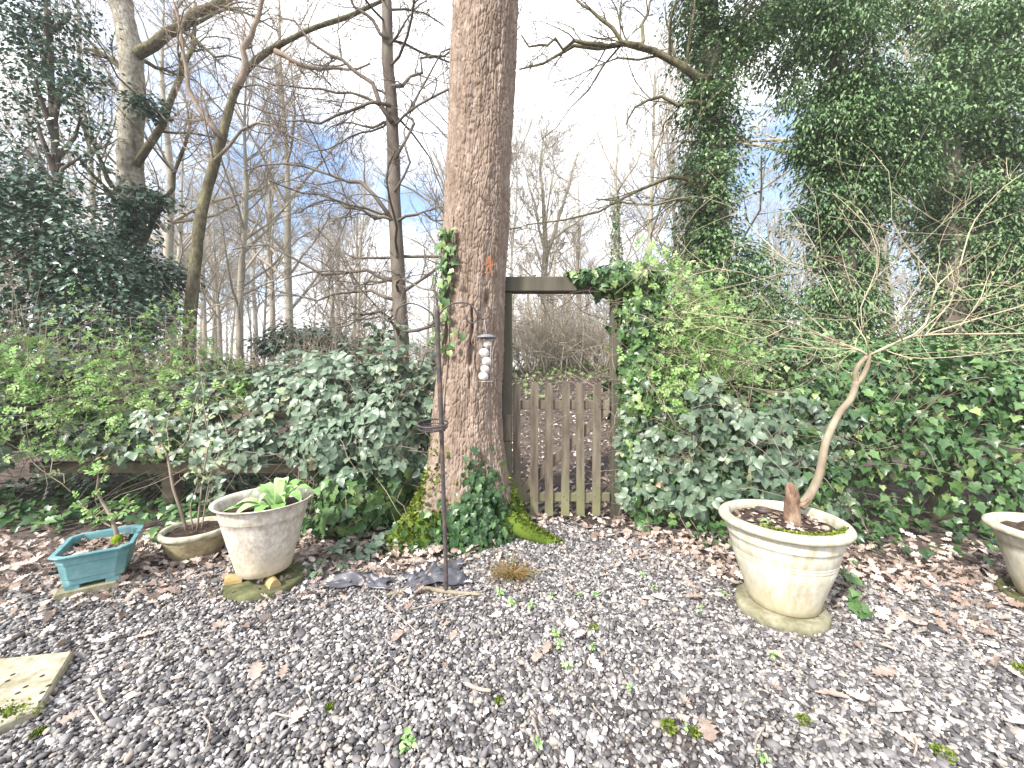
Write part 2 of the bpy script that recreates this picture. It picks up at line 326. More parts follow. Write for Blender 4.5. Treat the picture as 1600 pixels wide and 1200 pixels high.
def foliage(plant, tm, mat, pos, tip, nor, sc, rnd, n_ind=0, leafname='leaf', part='foliage'):
    """the n_ind leaves that show largest become objects of their own, the rest one part"""
    pos = np.asarray(pos); d = np.linalg.norm(pos-np.array([0,0,CH]), axis=1)/np.asarray(sc)
    px = np.abs(pos[:, 0]/pos[:, 1])
    d = np.where((px < 1.3) & (pos[:, 1] > .3), d, d+1e3)
    order = np.argsort(d); ind = order[:n_ind]; rest = order[n_ind:]
    if len(rest):
        a = Acc(); leaves(a, tm, pos[rest], tip[rest], nor[rest], sc[rest], rnd[rest]); obj(part, a, mat, plant, kind='stuff')
    if n_ind:
        Rm = frame(tip[ind], nor[ind]); pl = np.array(plant.location)
        for q, i in enumerate(ind):
            o = bpy.data.objects.new(leafname, leaf_variant(leafname, tm, mat, min(5, int(rnd[i]*6)))); C.objects.link(o); o.parent = plant
            M4 = np.eye(4); M4[:3,:3] = Rm[q]*sc[i]; M4[:3,3] = pos[i]-pl
            o.matrix_basis = Matrix(M4.tolist())
def rv(n, s=1.0): return rng.normal(0, s, (n, 3))

# ------------------------------------------------------------------ branches
def grow(start, dirs, length, K, wander=.2, up=0.05):
    B = len(start); pts = np.zeros((B, K, 3)); pts[:, 0] = start; d = nrm(dirs)
    for k in range(1, K):
        d = nrm(d+rng.normal(0, wander, (B,3))+np.array([0,0,up])); pts[:, k] = pts[:, k-1]+d*(length/(K-1))[:, None]
    return pts
def sprout(pts, rad, m, t0=.25, t1=1.0, ang=(35,65), ratio=(.3,.6), K=5, wander=.18, up=.04, rr=.55, flat=0.0, upbias=.3, lens=None, tipr=.35):
    """m children on each parent polyline"""
    B, Kp, _ = pts.shape; par = np.repeat(np.arange(B), m); n = len(par)
    t = rng.uniform(t0, t1, n); s = t*(Kp-1); i = np.minimum(s.astype(int), Kp-2); u = s-i
    st = pts[par, i]*(1-u)[:, None]+pts[par, i+1]*u[:, None]
    tg = nrm(pts[par, i+1]-pts[par, i]); r0 = rad[par, i]*(1-u)+rad[par, i+1]*u
    pe = rng.normal(0,1,(n,3)); pe[:, 2] = pe[:, 2]*(1-flat)+upbias; pe = nrm(pe-(pe*tg).sum(1, keepdims=True)*tg)
    an = np.radians(rng.uniform(*ang, n)); d = tg*np.cos(an)[:, None]+pe*np.sin(an)[:, None]
    plen = np.linalg.norm(np.diff(pts, axis=1), axis=2).sum(1)[par]
    ln = plen*rng.uniform(*ratio, n)*(1.15-.6*t) if lens is None else rng.uniform(*lens, n)
    p = grow(st, d, ln, K, wander, up)
    r = r0[:, None]*rr*np.linspace(1, tipr, K)[None]*rng.uniform(.75,1.1,n)[:, None]
    return p, r
def path_rad(path, r0, r1, m): p = spline(path, m); return p[None], np.linspace(r0, r1, m)[None]

# ------------------------------------------------------------------ terrain
def zg(x, y):
    x = np.asarray(x, float); y = np.asarray(y, float)
    return 1.22*sstep(3.3, 10.0, y)+.012*np.maximum(y-10, 0)*(y < 60)+.6*(y >= 60)+0.02*np.sin(x*2.1+y*1.7)*sstep(3.2,4.5,y)-.03*sstep(-60,0,-np.abs(x))*0
a = Acc()
gx = np.concatenate([np.linspace(-160,-12,14), np.linspace(-10,10,61), np.linspace(12,160,14)]); gy = np.concatenate([np.linspace(-40,-3,8), np.linspace(-2,14,81), np.linspace(16,180,26)])
X, Y = np.meshgrid(gx, gy); Z = zg(X, Y)
i = np.arange(X.size).reshape(X.shape)
a.add(np.stack([X, Y, Z-.004], -1).reshape(-1,3), None, np.stack([i[:-1,:-1], i[:-1,1:], i[1:,1:], i[1:,:-1]], -1).reshape(-1,4))
o = obj('ground', a, m_soilground); tag(o, 'dark soil ground of the garden rising into the wood', kind='structure')

# gravel edge, in world metres (Y limit of bare gravel as a function of X)
EX = [-6,-2.5,-1.6,-.7,-.35,0.05,.35,.75,1.1,1.6,2.4,6]; EY = [1.75,1.8,1.9,1.95,2.05,2.45,2.6,2.35,1.95,1.72,1.7,1.7]
def gedge(x): return np.interp(x, EX, EY)
def gravel():
    sp = .0108; ys = np.arange(.75, 3.0, sp*.87); pts = []
    for k, y in enumerate(ys):
        w = min(1.45*y+1.3, 4.6); xs = np.arange(-w, w, sp)+(k % 2)*sp/2; pts.append(np.c_[xs, np.full(len(xs), y)])
    p = np.vstack(pts); p += rng.normal(0, .0035, p.shape)
    bare = vnoise(np.c_[p, p[:, :1]*0], 1.7, 17)+.6*vnoise(np.c_[p, p[:, :1]*0], 6, 18); thin = rng.random(len(p)) < np.clip((bare-.5)*1.1, 0, .34)
    keep = ~thin & (p[:, 1] < gedge(p[:, 0])+.32+.1*vnoise(np.c_[p, p[:, :1]*0], 3, 2))
    p = p[keep]; n1 = len(p)
    b = p[rng.random(n1) < .32]+rng.normal(0, .006, (1, 2)); n = n1+len(b)
    P3 = np.zeros((n,3)); P3[:n1,:2] = p; P3[n1:,:2] = b
    P3[:n1,2] = rng.normal(.004,.003,n1); P3[n1:,2] = rng.normal(.011,.003,len(b))
    P3[:, 2] += .008*vnoise(np.c_[P3[:, :2], P3[:, :1]*0], 2.2, 8)
    me = bpy.data.meshes.new('gravel'); me.vertices.add(n); me.vertices.foreach_set('co', P3.astype(np.float32).ravel())
    rot = np.c_[rng.normal(0,.35,n), rng.normal(0,.35,n), rng.uniform(0,6.28,n)]
    s = rng.lognormal(0, .32, n)*.0063; sc = np.c_[s*rng.uniform(1.0,1.5,n), s*rng.uniform(.8,1.05,n), s*rng.uniform(.5,.8,n)]
    for nm, ty, dat, ky in (('rot','FLOAT_VECTOR',rot,'vector'),('scl','FLOAT_VECTOR',sc,'vector')):
        at = me.attributes.new(nm, ty, 'POINT'); at.data.foreach_set(ky, dat.astype(np.float32).ravel())
    at = me.attributes.new('idx','INT','POINT'); at.data.foreach_set('value', rng.integers(0,7,n).astype(np.int32))
    me.materials.append(m_pebble)
    o = bpy.data.objects.new('gravel', me); C.objects.link(o)
    g = bpy.data.node_groups.new('gravel','GeometryNodeTree')
    g.interface.new_socket('Geometry', in_out='INPUT', socket_type='NodeSocketGeometry'); g.interface.new_socket('Geometry', in_out='OUTPUT', socket_type='NodeSocketGeometry')
    N = g.nodes; Lk = g.links.new; gi = N.new('NodeGroupInput'); go = N.new('NodeGroupOutput')
    jn = N.new('GeometryNodeJoinGeometry')
    for k in range(7):
        ic = N.new('GeometryNodeMeshIcoSphere'); ic.inputs['Radius'].default_value = 1; ic.inputs['Subdivisions'].default_value = 2
        po = N.new('GeometryNodeInputPosition'); vo = N.new('ShaderNodeTexNoise'); vo.noise_dimensions = '4D'; vo.inputs['Scale'].default_value = .75; vo.inputs['W'].default_value = k*3.7; vo.inputs['Detail'].default_value = 1.5
        sb = N.new('ShaderNodeVectorMath'); sb.operation = 'SUBTRACT'; sb.inputs[1].default_value = (.5,.5,.5)
        sc2 = N.new('ShaderNodeVectorMath'); sc2.operation = 'SCALE'; sc2.inputs['Scale'].default_value = 1.5
        se = N.new('GeometryNodeSetPosition'); ss = N.new('GeometryNodeSetShadeSmooth'); sm = N.new('GeometryNodeSetMaterial'); sm.inputs['Material'].default_value = m_pebble; ti = N.new('GeometryNodeGeometryToInstance')
        Lk(po.outputs[0], vo.inputs['Vector']); Lk(vo.outputs['Color'], sb.inputs[0]); Lk(sb.outputs[0], sc2.inputs[0]); Lk(ic.outputs[0], se.inputs['Geometry']); Lk(sc2.outputs[0], se.inputs['Offset'])
        Lk(se.outputs[0], ss.inputs[0]); Lk(ss.outputs[0], sm.inputs[0]); Lk(sm.outputs[0], ti.inputs[0]); Lk(ti.outputs[0], jn.inputs[0])
    ip = N.new('GeometryNodeInstanceOnPoints'); ip.inputs['Pick Instance'].default_value = True
    def na(nm, ty): q = N.new('GeometryNodeInputNamedAttribute'); q.data_type = ty; q.inputs['Name'].default_value = nm; return q.outputs['Attribute']
    er = N.new('FunctionNodeEulerToRotation'); Lk(na('rot','FLOAT_VECTOR'), er.inputs[0])
    Lk(gi.outputs[0], ip.inputs['Points']); Lk(jn.outputs[0], ip.inputs['Instance']); Lk(er.outputs[0], ip.inputs['Rotation']); Lk(na('scl','FLOAT_VECTOR'), ip.inputs['Scale']); Lk(na('idx','INT'), ip.inputs['Instance Index'])
    Lk(ip.outputs[0], go.inputs[0])
    md = o.modifiers.new('gravel','NODES'); md.node_group = g
    tag(o, 'loose rounded grey pebbles covering the garden path', 'gravel', kind='stuff')
gravel()

# ------------------------------------------------------------------ the wood: bare trees far behind (prototypes, then copies)
def proto_tree(name, h, r0, lean, n1, spread, seed, up=.10, first=.25):
    global rng
    keep = rng; rng = np.random.default_rng(seed)
    t = thing(name, 'slender bare winter tree in the wood behind the fence', 'tree', (0,0,0), 'bare trees in the wood')
    path = [(0,0,-.3),(lean*.2,.05,h*.25),(lean*.5,-.1,h*.5),(lean*.8,.1,h*.75),(lean,0,h)]
    p, r = path_rad(path, r0, r0*.12, 14); r[0,0] *= 1.3
    obj('trunk', tubes(p, r, 8), m_bark_far, t)
    a = Acc()
    p1, r1 = sprout(p, r, n1, first, .98, spread, (.2,.45), 7, .12, up, .5, upbias=.2); tubes(p1, r1, 5, a, cap=False)
    p2, r2 = sprout(p1, r1, 5, .2, 1, (25,55), (.35,.65), 5, .15, up*.7, .55); tubes(p2, r2, 4, a, cap=False)
    p3, r3 = sprout(p2, r2, 4, .15, 1, (25,55), (.4,.7), 4, .18, up*.5, .6); r3 = np.maximum(r3, .004); tubes(p3, r3, 3, a, cap=False)
    p4, r4 = sprout(p3, r3, 5, .15, 1, (25,55), (.4,.8), 3, .2, up*.5, .65); r4 = np.maximum(r4, .004); tubes(p4, r4, 3, a, cap=False)
    obj('crown', a, m_twig_far, t); rng = keep
    return t
protos = [proto_tree('bare_tree', 13, .17, .6, 22, (35,65), 1), proto_tree('bare_tree', 14, .14, -.8, 20, (25,50), 2, .14), proto_tree('bare_tree', 11, .12, .3, 26, (30,60), 3, .1, .15),
          proto_tree('bare_tree', 15, .22, .9, 24, (45,75), 4, .07), proto_tree('bare_tree', 10, .09, -.4, 18, (25,45), 5, .15), proto_tree('bare_tree', 12, .15, -.2, 24, (40,70), 6, .06, .2)]
spots = []
tries = 0
def blocked(x, y):
    px = 800+F*x/y
    if y < 13 and (700 < px < 1060 or px < -150 or px > 1750): return True
    if y < 9.5 and 220 < px < 720: return True
    if 828 < px < 950 and y < 24: return True
    return False
while len(spots) < 140 and tries < 9000:
    tries += 1
    y = 9+36*rng.random()**.8; x = rng.uniform(-1.5, 1.5)*y
    if blocked(x, y) or any((x-a_)**2+(y-b_)**2 < (1.0+.02*y)**2 for a_, b_ in spots): continue
    spots.append((x, y))
used = set()
for k, (x, y) in enumerate(spots):
    j = k % 6; sc = rng.uniform(.75, 1.1); loc = (x, y, float(zg(x, y))); rz = rng.uniform(0, 6.28)
    if j not in used: o = protos[j]; o.location = loc; o.rotation_euler = (0,0,rz); o.scale = (sc,)*3; used.add(j)
    else: dup(protos[j], loc, rz, sc)
# twiggy bare shrubs of the undergrowth
def proto_shrub(name, h, n, seed, label, group):
    global rng
    keep = rng; rng = np.random.default_rng(seed)
    t = thing(name, label, 'shrub', (0,0,0), group)
    st = np.c_[rng.normal(0,.25,n), rng.normal(0,.25,n), np.full(n,-.1)]; d = np.c_[rng.normal(0,.45,n), rng.normal(0,.45,n), np.ones(n)]
    p = grow(st, d, rng.uniform(.6,1.1,n)*h, 7, .12, .0); r = np.linspace(.014,.004,7)[None]*rng.uniform(.6,1.3,n)[:, None]
    obj('stem', tubes(p, r, 4), m_twig_far, t)
    a = Acc(); p2, r2 = sprout(p, r, 7, .15, 1, (30,75), (.25,.6), 5, .22, -.02, .7); r2 = np.maximum(r2,.003); tubes(p2, r2, 3, a, cap=False)
    p3, r3 = sprout(p2, r2, 4, .15, 1, (30,70), (.3,.7), 4, .25, -.03, .75); r3 = np.maximum(r3,.0025); tubes(p3, r3, 3, a, cap=False)
    obj('twigs', a, m_twig_far, t, kind='stuff'); rng = keep
    return t
sh = [proto_shrub('bare_shrub', 2.4, 16, 31, 'tangled leafless brown shrub in the undergrowth of the wood', 'leafless undergrowth shrubs'), proto_shrub('bare_shrub', 1.8, 20, 32, 'tangled leafless brown shrub in the undergrowth of the wood', 'leafless undergrowth shrubs')]
shs = []
for k in range(78):
    for _ in range(30):
        y = rng.uniform(7.5, 20); x = rng.uniform(-1.4, 1.4)*y; px = 800+F*x/y
        if 780 < px < 960 and y < 11: continue
        if all((x-a_)**2+(y-b_)**2 > 1.1 for a_, b_ in shs): break
    if k >= 64: y = rng.uniform(8.6, 13.5); x = (rng.uniform(770, 1010)-800)/F*y
    shs.append((x, y)); loc = (x, y, float(zg(x,y))); s = rng.uniform(.6,1.15) if k < 64 else rng.uniform(.9,1.35)
    if k < 2: sh[k].location = loc; sh[k].scale = (s,)*3
    else: dup(sh[k % 2], loc, rng.uniform(0,6.28), s)

# green ground cover and leaf litter on the wood floor
n = 15000; y = rng.uniform(6.6, 15, n); x = rng.uniform(-1.5, 1.5, n)*y
k = vnoise(np.c_[x, y, x*0], .8, 4)+.35*sstep(5,8,y) > .05; x, y = x[k], y[k]; n = len(x)
a = Acc(); leaves(a, SPRIG2, np.c_[x, y, zg(x,y)+rng.uniform(0,.14,n)], rv(n)*np.array([1,1,.3]), np.array([0,-.25,1])+rv(n,.45), rng.uniform(.05,.12,n), rng.random(n))
tag(obj('ground_cover', a, m_green_ground), 'low pale green ground cover on the wood floor', 'ground cover', kind='stuff')

def litter(name, label, n, fx, zoff=(.005,.035), sz=(.03,.066), tilt=.6):
    x, y = fx(n); n = len(x); a = Acc(); vi = rng.integers(0, 6, n)
    z = zg(x, y)+rng.uniform(*zoff, n); rnd = np.clip(rng.normal(.55,.24,n),0,1)
    for v in range(6):
        s = vi == v; m = s.sum()
        leaves(a, OAKS[v], np.c_[x,y,z][s], rv(m)*np.array([1,1,.15]), np.array([0,0,1])+rv(m,tilt), rng.uniform(*sz, m), rnd[s])
    return tag(obj(name, a, m_litter), label, 'fallen leaves', kind='stuff')
def fx_wood(n):
    y = rng.uniform(2.95, 8.5, n); x = rng.uniform(-.45, .75, n)*y; return x, y
litter('leaf_litter', 'brown oak leaf litter covering the slope beyond the gate', 6800, fx_wood, (.0,.05))
def fx_edge(n):
    x = rng.uniform(-4, 4.2, n); e = gedge(x)
    y = e+rng.normal(.28, .24, n)+.08; k = (y < 3.3) & (rng.random(n) < np.where((x > -.25) & (x < .75), .55, 1)); k &= ~((np.abs(x+.3) < .42) & (y > 2.45) & (y < 3.2))
    return x[k], y[k]
litter('leaf_bank', 'drift of dry brown oak leaves along the gravel edge', 5600, fx_edge, (.012,.05))

# ------------------------------------------------------------------ the oak in the middle
def worley(u, v, seed=0):
    g = np.random.default_rng(seed).random((64, 512, 2)); iu = np.floor(u).astype(int); iv = np.floor(v).astype(int)
    d1 = np.full(u.shape, 9.); d2 = np.full(u.shape, 9.)
    for du in (-1,0,1):
        for dv in (-1,0,1):
            c = g[(iu+du) % PER, (iv+dv) % 512]; d = np.hypot(iu+du+c[..., 0]-u, iv+dv+c[..., 1]-v)
            d2 = np.minimum(d2, np.maximum(d, d1)); d1 = np.minimum(d1, d)
    return d2-d1
PER = 58
OAKY = 2.86
def oak_axis(z): return np.interp(z, [0,.8,1.75,3.86,8], [-.335,-.325,-.285,-.195,-.05])
def oak_r(z): return np.interp(z, [-.3,0,.12,.3,.5,.8,1.2,1.75,3.86,8], [.50,.42,.365,.315,.28,.255,.238,.232,.24,.2])
ROOTS = [(224,.34,.26),(190,.10,.25),(275,.05,.2),(325,.10,.2),(345,.12,.16),(60,.2,.2),(120,.2,.2)]
def oak_surf(th, z):
    r = oak_r(z); f = np.exp(-np.clip(z+.02,0,9)/.22)
    for dg, am, wd in ROOTS:
        d = (th-R(dg)+math.pi) % (2*math.pi)-math.pi; r = r+am*f*np.exp(-(d/wd)**2)*.9
    p = np.stack([np.cos(th)*1.1, np.sin(th)*1.1, z*.9], -1).reshape(-1,3)
    r = r+.012*vnoise(p, 2.6, 11).reshape(th.shape)+.006*vnoise(p, 7, 12).reshape(th.shape)
    return r
def oak_pt(th, z, off=0.0):
    th = np.asarray(th, float); z = np.asarray(z, float); r = oak_surf(th, z)+off
    return np.stack([oak_axis(z)+r*np.cos(th), OAKY+r*np.sin(th), z], -1)
oak = thing('oak_tree', 'thick oak trunk with fissured grey brown bark beside the gate', 'tree', (-.33, OAKY, 0))
nt_, nz_ = 332, 680
th = np.concatenate([np.linspace(math.pi*.97, 2*math.pi*1.015, 272, endpoint=False), np.linspace(2*math.pi*1.015, 2*math.pi*1.485, 60, endpoint=False)]); zz = np.concatenate([np.linspace(-.12, 4.1, nz_-60), np.linspace(4.13, 8, 60)])
TH, ZZ = np.meshgrid(th, zz)
pp = np.stack([np.cos(TH)*3, np.sin(TH)*3, ZZ*3], -1).reshape(-1,3)
uw = TH/(2*math.pi)*PER+.5*vnoise(pp, 1.1, 21).reshape(TH.shape)+.3*vnoise(pp*np.array([1,1,.5]), 4, 25).reshape(TH.shape); vw = ZZ/.088+.8*vnoise(pp, 1.3, 22).reshape(TH.shape)+12
cr = worley(uw, vw, 5); cr2 = worley(uw*1+7, vw*2.6, 9)
stri = vnoise(np.stack([np.cos(TH)*34, np.sin(TH)*34, ZZ*5.5], -1).reshape(-1,3), 1, 27).reshape(TH.shape)
patch = .62+.38*vnoise(pp, .9, 29).reshape(TH.shape)
rel = .0165*patch*np.clip(cr/.2,0,1)**.8+.0045*np.clip(cr2/.25,0,1)+.0042*stri+.0025*vnoise(pp, 12, 23).reshape(TH.shape)-.016
# an old wound: a vertical split in the bark with ragged lips, and a dark knot above it
dth = (TH-R(276)+math.pi) % (2*math.pi)-math.pi+.08*vnoise(pp, 2.2, 24).reshape(TH.shape)
rel -= .06*np.exp(-(dth/.05)**2)*sstep(.95,1.1,ZZ)*(1-sstep(1.5,1.62,ZZ))*np.clip(.6+vnoise(pp, 5, 26).reshape(TH.shape),0,1)
rel += .014*np.exp(-((dth)/.13)**2)*sstep(.9,1.1,ZZ)*(1-sstep(1.5,1.7,ZZ))
dk = (TH-R(303)+math.pi) % (2*math.pi)-math.pi
rel -= .035*np.exp(-(dk/.09)**2-((ZZ-1.62)/.05)**2)
for kth, kz, ks in ((268,3.05,.05),(262,2.75,.035),(290,2.25,.04),(250,3.5,.04)):      # healed branch scars
    dd = (TH-R(kth)+math.pi) % (2*math.pi)-math.pi; q = np.hypot(dd*.24/ks, (ZZ-kz)/ks); rel += (.006*np.exp(-(q-1)**2*6)-.009*np.exp(-q*q*2))*np.clip(.7+vnoise(pp, 3, 33).reshape(TH.shape),0,1.3)
v = oak_pt(TH, ZZ, rel*np.where(ZZ < 8, 1, 1)); i = np.arange(TH.size).reshape(TH.shape); j = (np.arange(nt_)+1) % nt_
a = Acc(); a.add(v.reshape(-1,3), None, np.stack([i[:-1], i[:-1][:, j], i[1:][:, j], i[1:]], -1).reshape(-1,4)); oak_trunk = obj('trunk', a, m_oak, oak)
# moss on the root flares: short tufts standing on the bark
n = 3000; th = np.concatenate([rng.normal(R(222), .24, n//2), rng.normal(R(338), .22, n//2)]); z = np.abs(rng.normal(0, .15, n)); z[:n//2] *= 1.5
k = vnoise(np.stack([np.cos(th)*3, np.sin(th)*3, z*3], -1), 4, 15) > -.05; th, z = th[k], z[k]; n = len(th)
p = oak_pt(th, z, -.006); nr = nrm(np.stack([np.cos(th), np.sin(th), np.full(n,.6)], -1)); a = Acc()
leaves(a, SIMPW, p, nr+rv(n,.35), rv(n)+np.array([0,0,.3]), rng.uniform(.018,.04,n), rng.random(n)); obj('moss', a, mk('moss_tuft', [(0,(.055,.085,.015)),(.5,(.13,.18,.025)),(1,(.27,.33,.06))], 'attr', rough=.9, spec=.1, transl=.15), oak_trunk, kind='stuff')
# the mossy surface root running towards the gate
rt = Acc(); tube([(-.10,2.62,.10),(.02,2.60,.085),(.12,2.55,.055),(.22,2.52,.02),(.32,2.52,-.03)], [.085,.07,.055,.04,.03], 10, 20, rt); obj('root', rt, m_oak, oak)
n = 800; sq = spline([(-.10,2.62,.10),(.02,2.60,.085),(.12,2.55,.055),(.22,2.52,.02),(.32,2.52,-.03)], 60); ii = rng.integers(0,60,n); rr = np.interp(ii/59,[0,.25,.5,.75,1],[.085,.07,.055,.04,.03]); aa = rng.normal(R(105),.62,n); pm = sq[ii]+np.stack([rng.normal(0,.004,n), -rr*np.cos(aa)*.98, rr*np.sin(aa)*.98],-1); am = Acc(); leaves(am, SIMPW, pm, np.stack([np.zeros(n),-np.cos(aa),np.sin(aa)],-1)+rv(n,.4), rv(n), rng.uniform(.012,.03,n), rng.random(n)); obj('root_moss', am, bpy.data.materials['moss_tuft'], oak, kind='stuff')
st = Acc(); q0 = oak_pt(R(282), 2.3, .01); tube([q0, q0+[.03,-.03,.07], q0+[.05,-.035,.16], q0+[.075,-.03,.22]], [.008,.006,.004], 6, 10, st); obj('twig', st, m_twig, oak_trunk)

# ------------------------------------------------------------------ gate, frame and fences
GY = 2.95
gate = thing('picket_gate', 'small weathered wooden picket gate with round topped pales', 'gate', (.34, GY, 0))
PX = [808,834,857,882,906,930]
def picket(w, h, t):
    a = Acc(); n = 7; pr = [(-w/2,0),(w/2,0),(w/2,h-w*.32)]+[(w/2*math.cos(q), h-w*.32+w*.32*math.sin(q)) for q in np.linspace(0,math.pi,n)[1:-1]]+[(-w/2,h-w*.32)]
    p = np.array(pr); k = len(p); v = np.vstack([np.c_[p[:,0], np.full(k,-t/2), p[:,1]], np.c_[p[:,0], np.full(k,t/2), p[:,1]]])
    q = [[i_, i_+k, (i_+1) % k+k, (i_+1) % k] for i_ in range(k)]; tt = [[0,i_,i_+1] for i_ in range(1,k-1)]+[[k,k+i_+1,k+i_] for i_ in range(1,k-1)]
    return v, tt, q
for k, px in enumerate(PX):
    v, tt, q = picket(.060, 1.0+[.0,.006,-.007,.008,.003,-.004][k], .018); a = Acc()
    sh_ = (k-2.5)*.004*0; lean = [-.006,.004,0,.007,-.006,.009][k]
    vv = v.copy(); vv[:, 0] += lean*v[:, 2]; a.add(vv+np.array([(px-800)/F*GY, GY-.028, .033]), tt, q); pal = obj('pale', a, m_gatewood, gate, smooth=False)
    for nz, nx in ((.88,-.014),(.855,.015),(.175,-.013),(.152,.014)): a = Acc(); xx = (px-800)/F*GY+nx+lean*nz; tube([(xx,GY-.0345,nz),(xx,GY-.0385,nz)], .0042, 8, None, a); obj('nail', a, m_iron, pal)
def hbar(name, x0, x1, y, z, h, t, m, par): a = Acc(); box(a, ((x0+x1)/2, y, z), (x1-x0, t, h), None, .5, .004); return obj(name, a, m, par, smooth=False)
hbar('rail', .01, .745, GY, .868, .068, .035, m_gatewood, gate); hbar('rail', .01, .745, GY, .165, .066, .035, m_gatewood, gate)
a = Acc(); p0, p1 = np.array([.06, GY+.002, .20]), np.array([.735, GY+.002, .835]); d = p1-p0; ln = np.linalg.norm(d); d /= ln
box(a, (p0+p1)/2, (ln, .03, .062), [d, [0,1,0], np.cross(d,[0,1,0])], .5, .004); obj('brace', a, m_gatewood, gate, smooth=False)
gf = thing('gate_frame', 'wooden gate posts with a plain beam across the top', 'gate frame', (-.04, GY+.02, 0))
def vpost(name, x, y, z0, z1, w, d, m, par): a = Acc(); box(a, (x,y,(z0+z1)/2), (w,d,z1-z0), None, .5, .005); return obj(name, a, m, par, smooth=False)
vpost('post', -.037, GY+.01, -.2, 1.722, .075, .09, m_postwood, gf); vpost('post', .795, GY+.01, -.2, 1.722, .075, .09, m_postwood, gf)
vpost('stop_block', -.045, GY-.055, .60, .80, .08, .035, m_gatewood, gf); vpost('stop_post', -.042, GY-.052, -.2, .597, .07, .03, m_postwood, gf)
a = Acc(); box(a, (.41, GY+.005, 1.781), (.98,.11,.112), None, .5, .006); obj('beam', a, m_postwood, gf, smooth=False)
fl = thing('post_and_rail_fence', 'low wooden post and rail fence under the bramble beside the terracotta bowl', 'fence', (-2.4, 3.14, 0))
hbar('rail', -3.9, -.75, 3.14, .345, .085, .05, m_rail, fl); hbar('rail', -3.9, -.75, 3.15, .80, .085, .05, m_rail, fl)
for x in (-2.83,-1.0): vpost('post', x, 3.215, -.2, .95, .10, .09, m_rail, fl)
fr = thing('post_and_rail_fence', 'wooden post and rail fence mostly buried in ivy beside the gate', 'fence', (2.2, 2.92, 0))
hbar('rail', .84, 4.6, 2.90, .80, .085, .05, m_rail, fr); hbar('rail', .84, 4.6, 2.90, .35, .085, .05, m_rail, fr)
for x in (1.45,2.0,3.3): vpost('post', x, 2.97, -.2, .97, .12, .09, m_rail, fr)

# ------------------------------------------------------------------ hedges
def hedge_pts(x0, x1, yc, d, H, n, phi=(2,140), lump=.12, deep=.35, seed=40, pw=.75):
    x = rng.uniform(x0, x1, n); ph = np.radians(rng.uniform(*phi, n)); c, s = np.cos(ph), np.sin(ph)
    D, Hh = d(x), H(x); k = 1-deep*rng.random(n)**2.2
    cy = np.sign(c)*np.abs(c)**pw; sz = np.abs(s)**pw
    lum = 1+lump*2*vnoise(np.c_[x, cy, sz], 2.3, seed)+lump*vnoise(np.c_[x, cy, sz], 6, seed+1)
    p = np.c_[x, yc(x)-D*cy*k*lum, Hh*sz*k*lum]
    nr = nrm(np.c_[rng.normal(0,.15,n), -c/np.maximum(D,.05)*.4, s/np.maximum(Hh,.05)*.5]); return p, nr
def stems_in(plant, p, n, m, r=.004, ln=(.3,.8), K=6, up=0.02, part='stems', wander=.3):
    i = rng.integers(0, len(p), n); st = p[i]+np.array([0,.08,-.05])
    g = grow(st, rv(n)+np.array([0,-.1,.2]), rng.uniform(*ln, n), K, wander, up)
    g[..., 2] = np.maximum(g[..., 2], .03)
    obj(part, tubes(g, np.linspace(1,.5,K)[None]*rng.uniform(.5,1.2,n)[:, None]*r, 3, cap=False), m, plant, kind='stuff')
down = np.array([0,-.35,-1.])
# right: ivy wall
f = lambda xs, vs_: (lambda x: np.interp(x, xs, vs_))
iv = thing('ivy_hedge', 'dense dark green ivy smothering the fence behind the cream pot', 'hedge', (2.6, 2.9, 0))
p, nr = hedge_pts(1.35, 5.0, f([1.3,2,3,5],[2.98,2.95,2.95,2.9]), f([1.3,1.8,2.5,5],[.28,.34,.38,.45]), f([1.3,1.8,2.4,3.2,5],[.95,1.02,1.12,1.16,1.2]), 7600, (1,135), .11)
n = len(p); foliage(iv, IVY, m_ivy, p, down+rv(n,.45)+nr*.25, nr+rv(n,.5)+np.array([0,-.1,.25]), .03+.05*rng.random(n)**1.2, np.clip(rng.normal(.5,.24,n),0,1), 300)
stems_in(iv, p, 420, m_twig, .0035, (.2,.6))
# right: bramble and ivy between gate and pot
br = thing('bramble_bush', 'grey green bramble leaves tangled over the fence right of the gate', 'bush', (1.15, 2.9, 0))
p, nr = hedge_pts(.80, 2.35, f([.8,1.5,2.4],[2.97,2.95,2.95]), f([.8,1.2,2.4],[.22,.36,.32]), f([.8,1.1,1.6,2.4],[1.0,1.05,1.0,1.05]), 1500, (6,130), .14, .3, 50)
n = len(p); foliage(br, TRI, m_bramble, p, down*.5+rv(n,.7)+nr*.3, nr+rv(n,.4)+np.array([0,-.15,.3]), rng.uniform(.07,.135,n), np.clip(rng.normal(.48,.2,n),0,1), 240)
stems_in(br, p, 500, m_twig, .003, (.3,.8))
ic = thing('climbing_ivy', 'ivy growing up the gate post and over the beam', 'ivy', (.9, 2.95, 0))
p1, n1 = hedge_pts(.80, 1.6, f([.8,1.6],[2.98,2.95]), f([.8,1.6],[.2,.32]), f([.8,1.6],[.9,.95]), 1500, (1,120), .12, .4, 52)
def blob(ells, n, shell=.3):
    E = np.array(ells, float); w = (E[:,3]*E[:,4]+E[:,4]*E[:,5]+E[:,3]*E[:,5]); i = rng.choice(len(E), n, p=w/w.sum())
    u = nrm(rv(n)); u = np.where((u[:, 1:2] > .6), u*np.array([1,-1,1]), u); k = 1-shell*rng.random(n)**2
    lum = 1+.22*vnoise(u*1.5+E[i,:3]*3, 2, 61)
    return E[i,:3]+u*E[i,3:6]*(k*lum)[:, None], nrm(u/E[i,3:6])
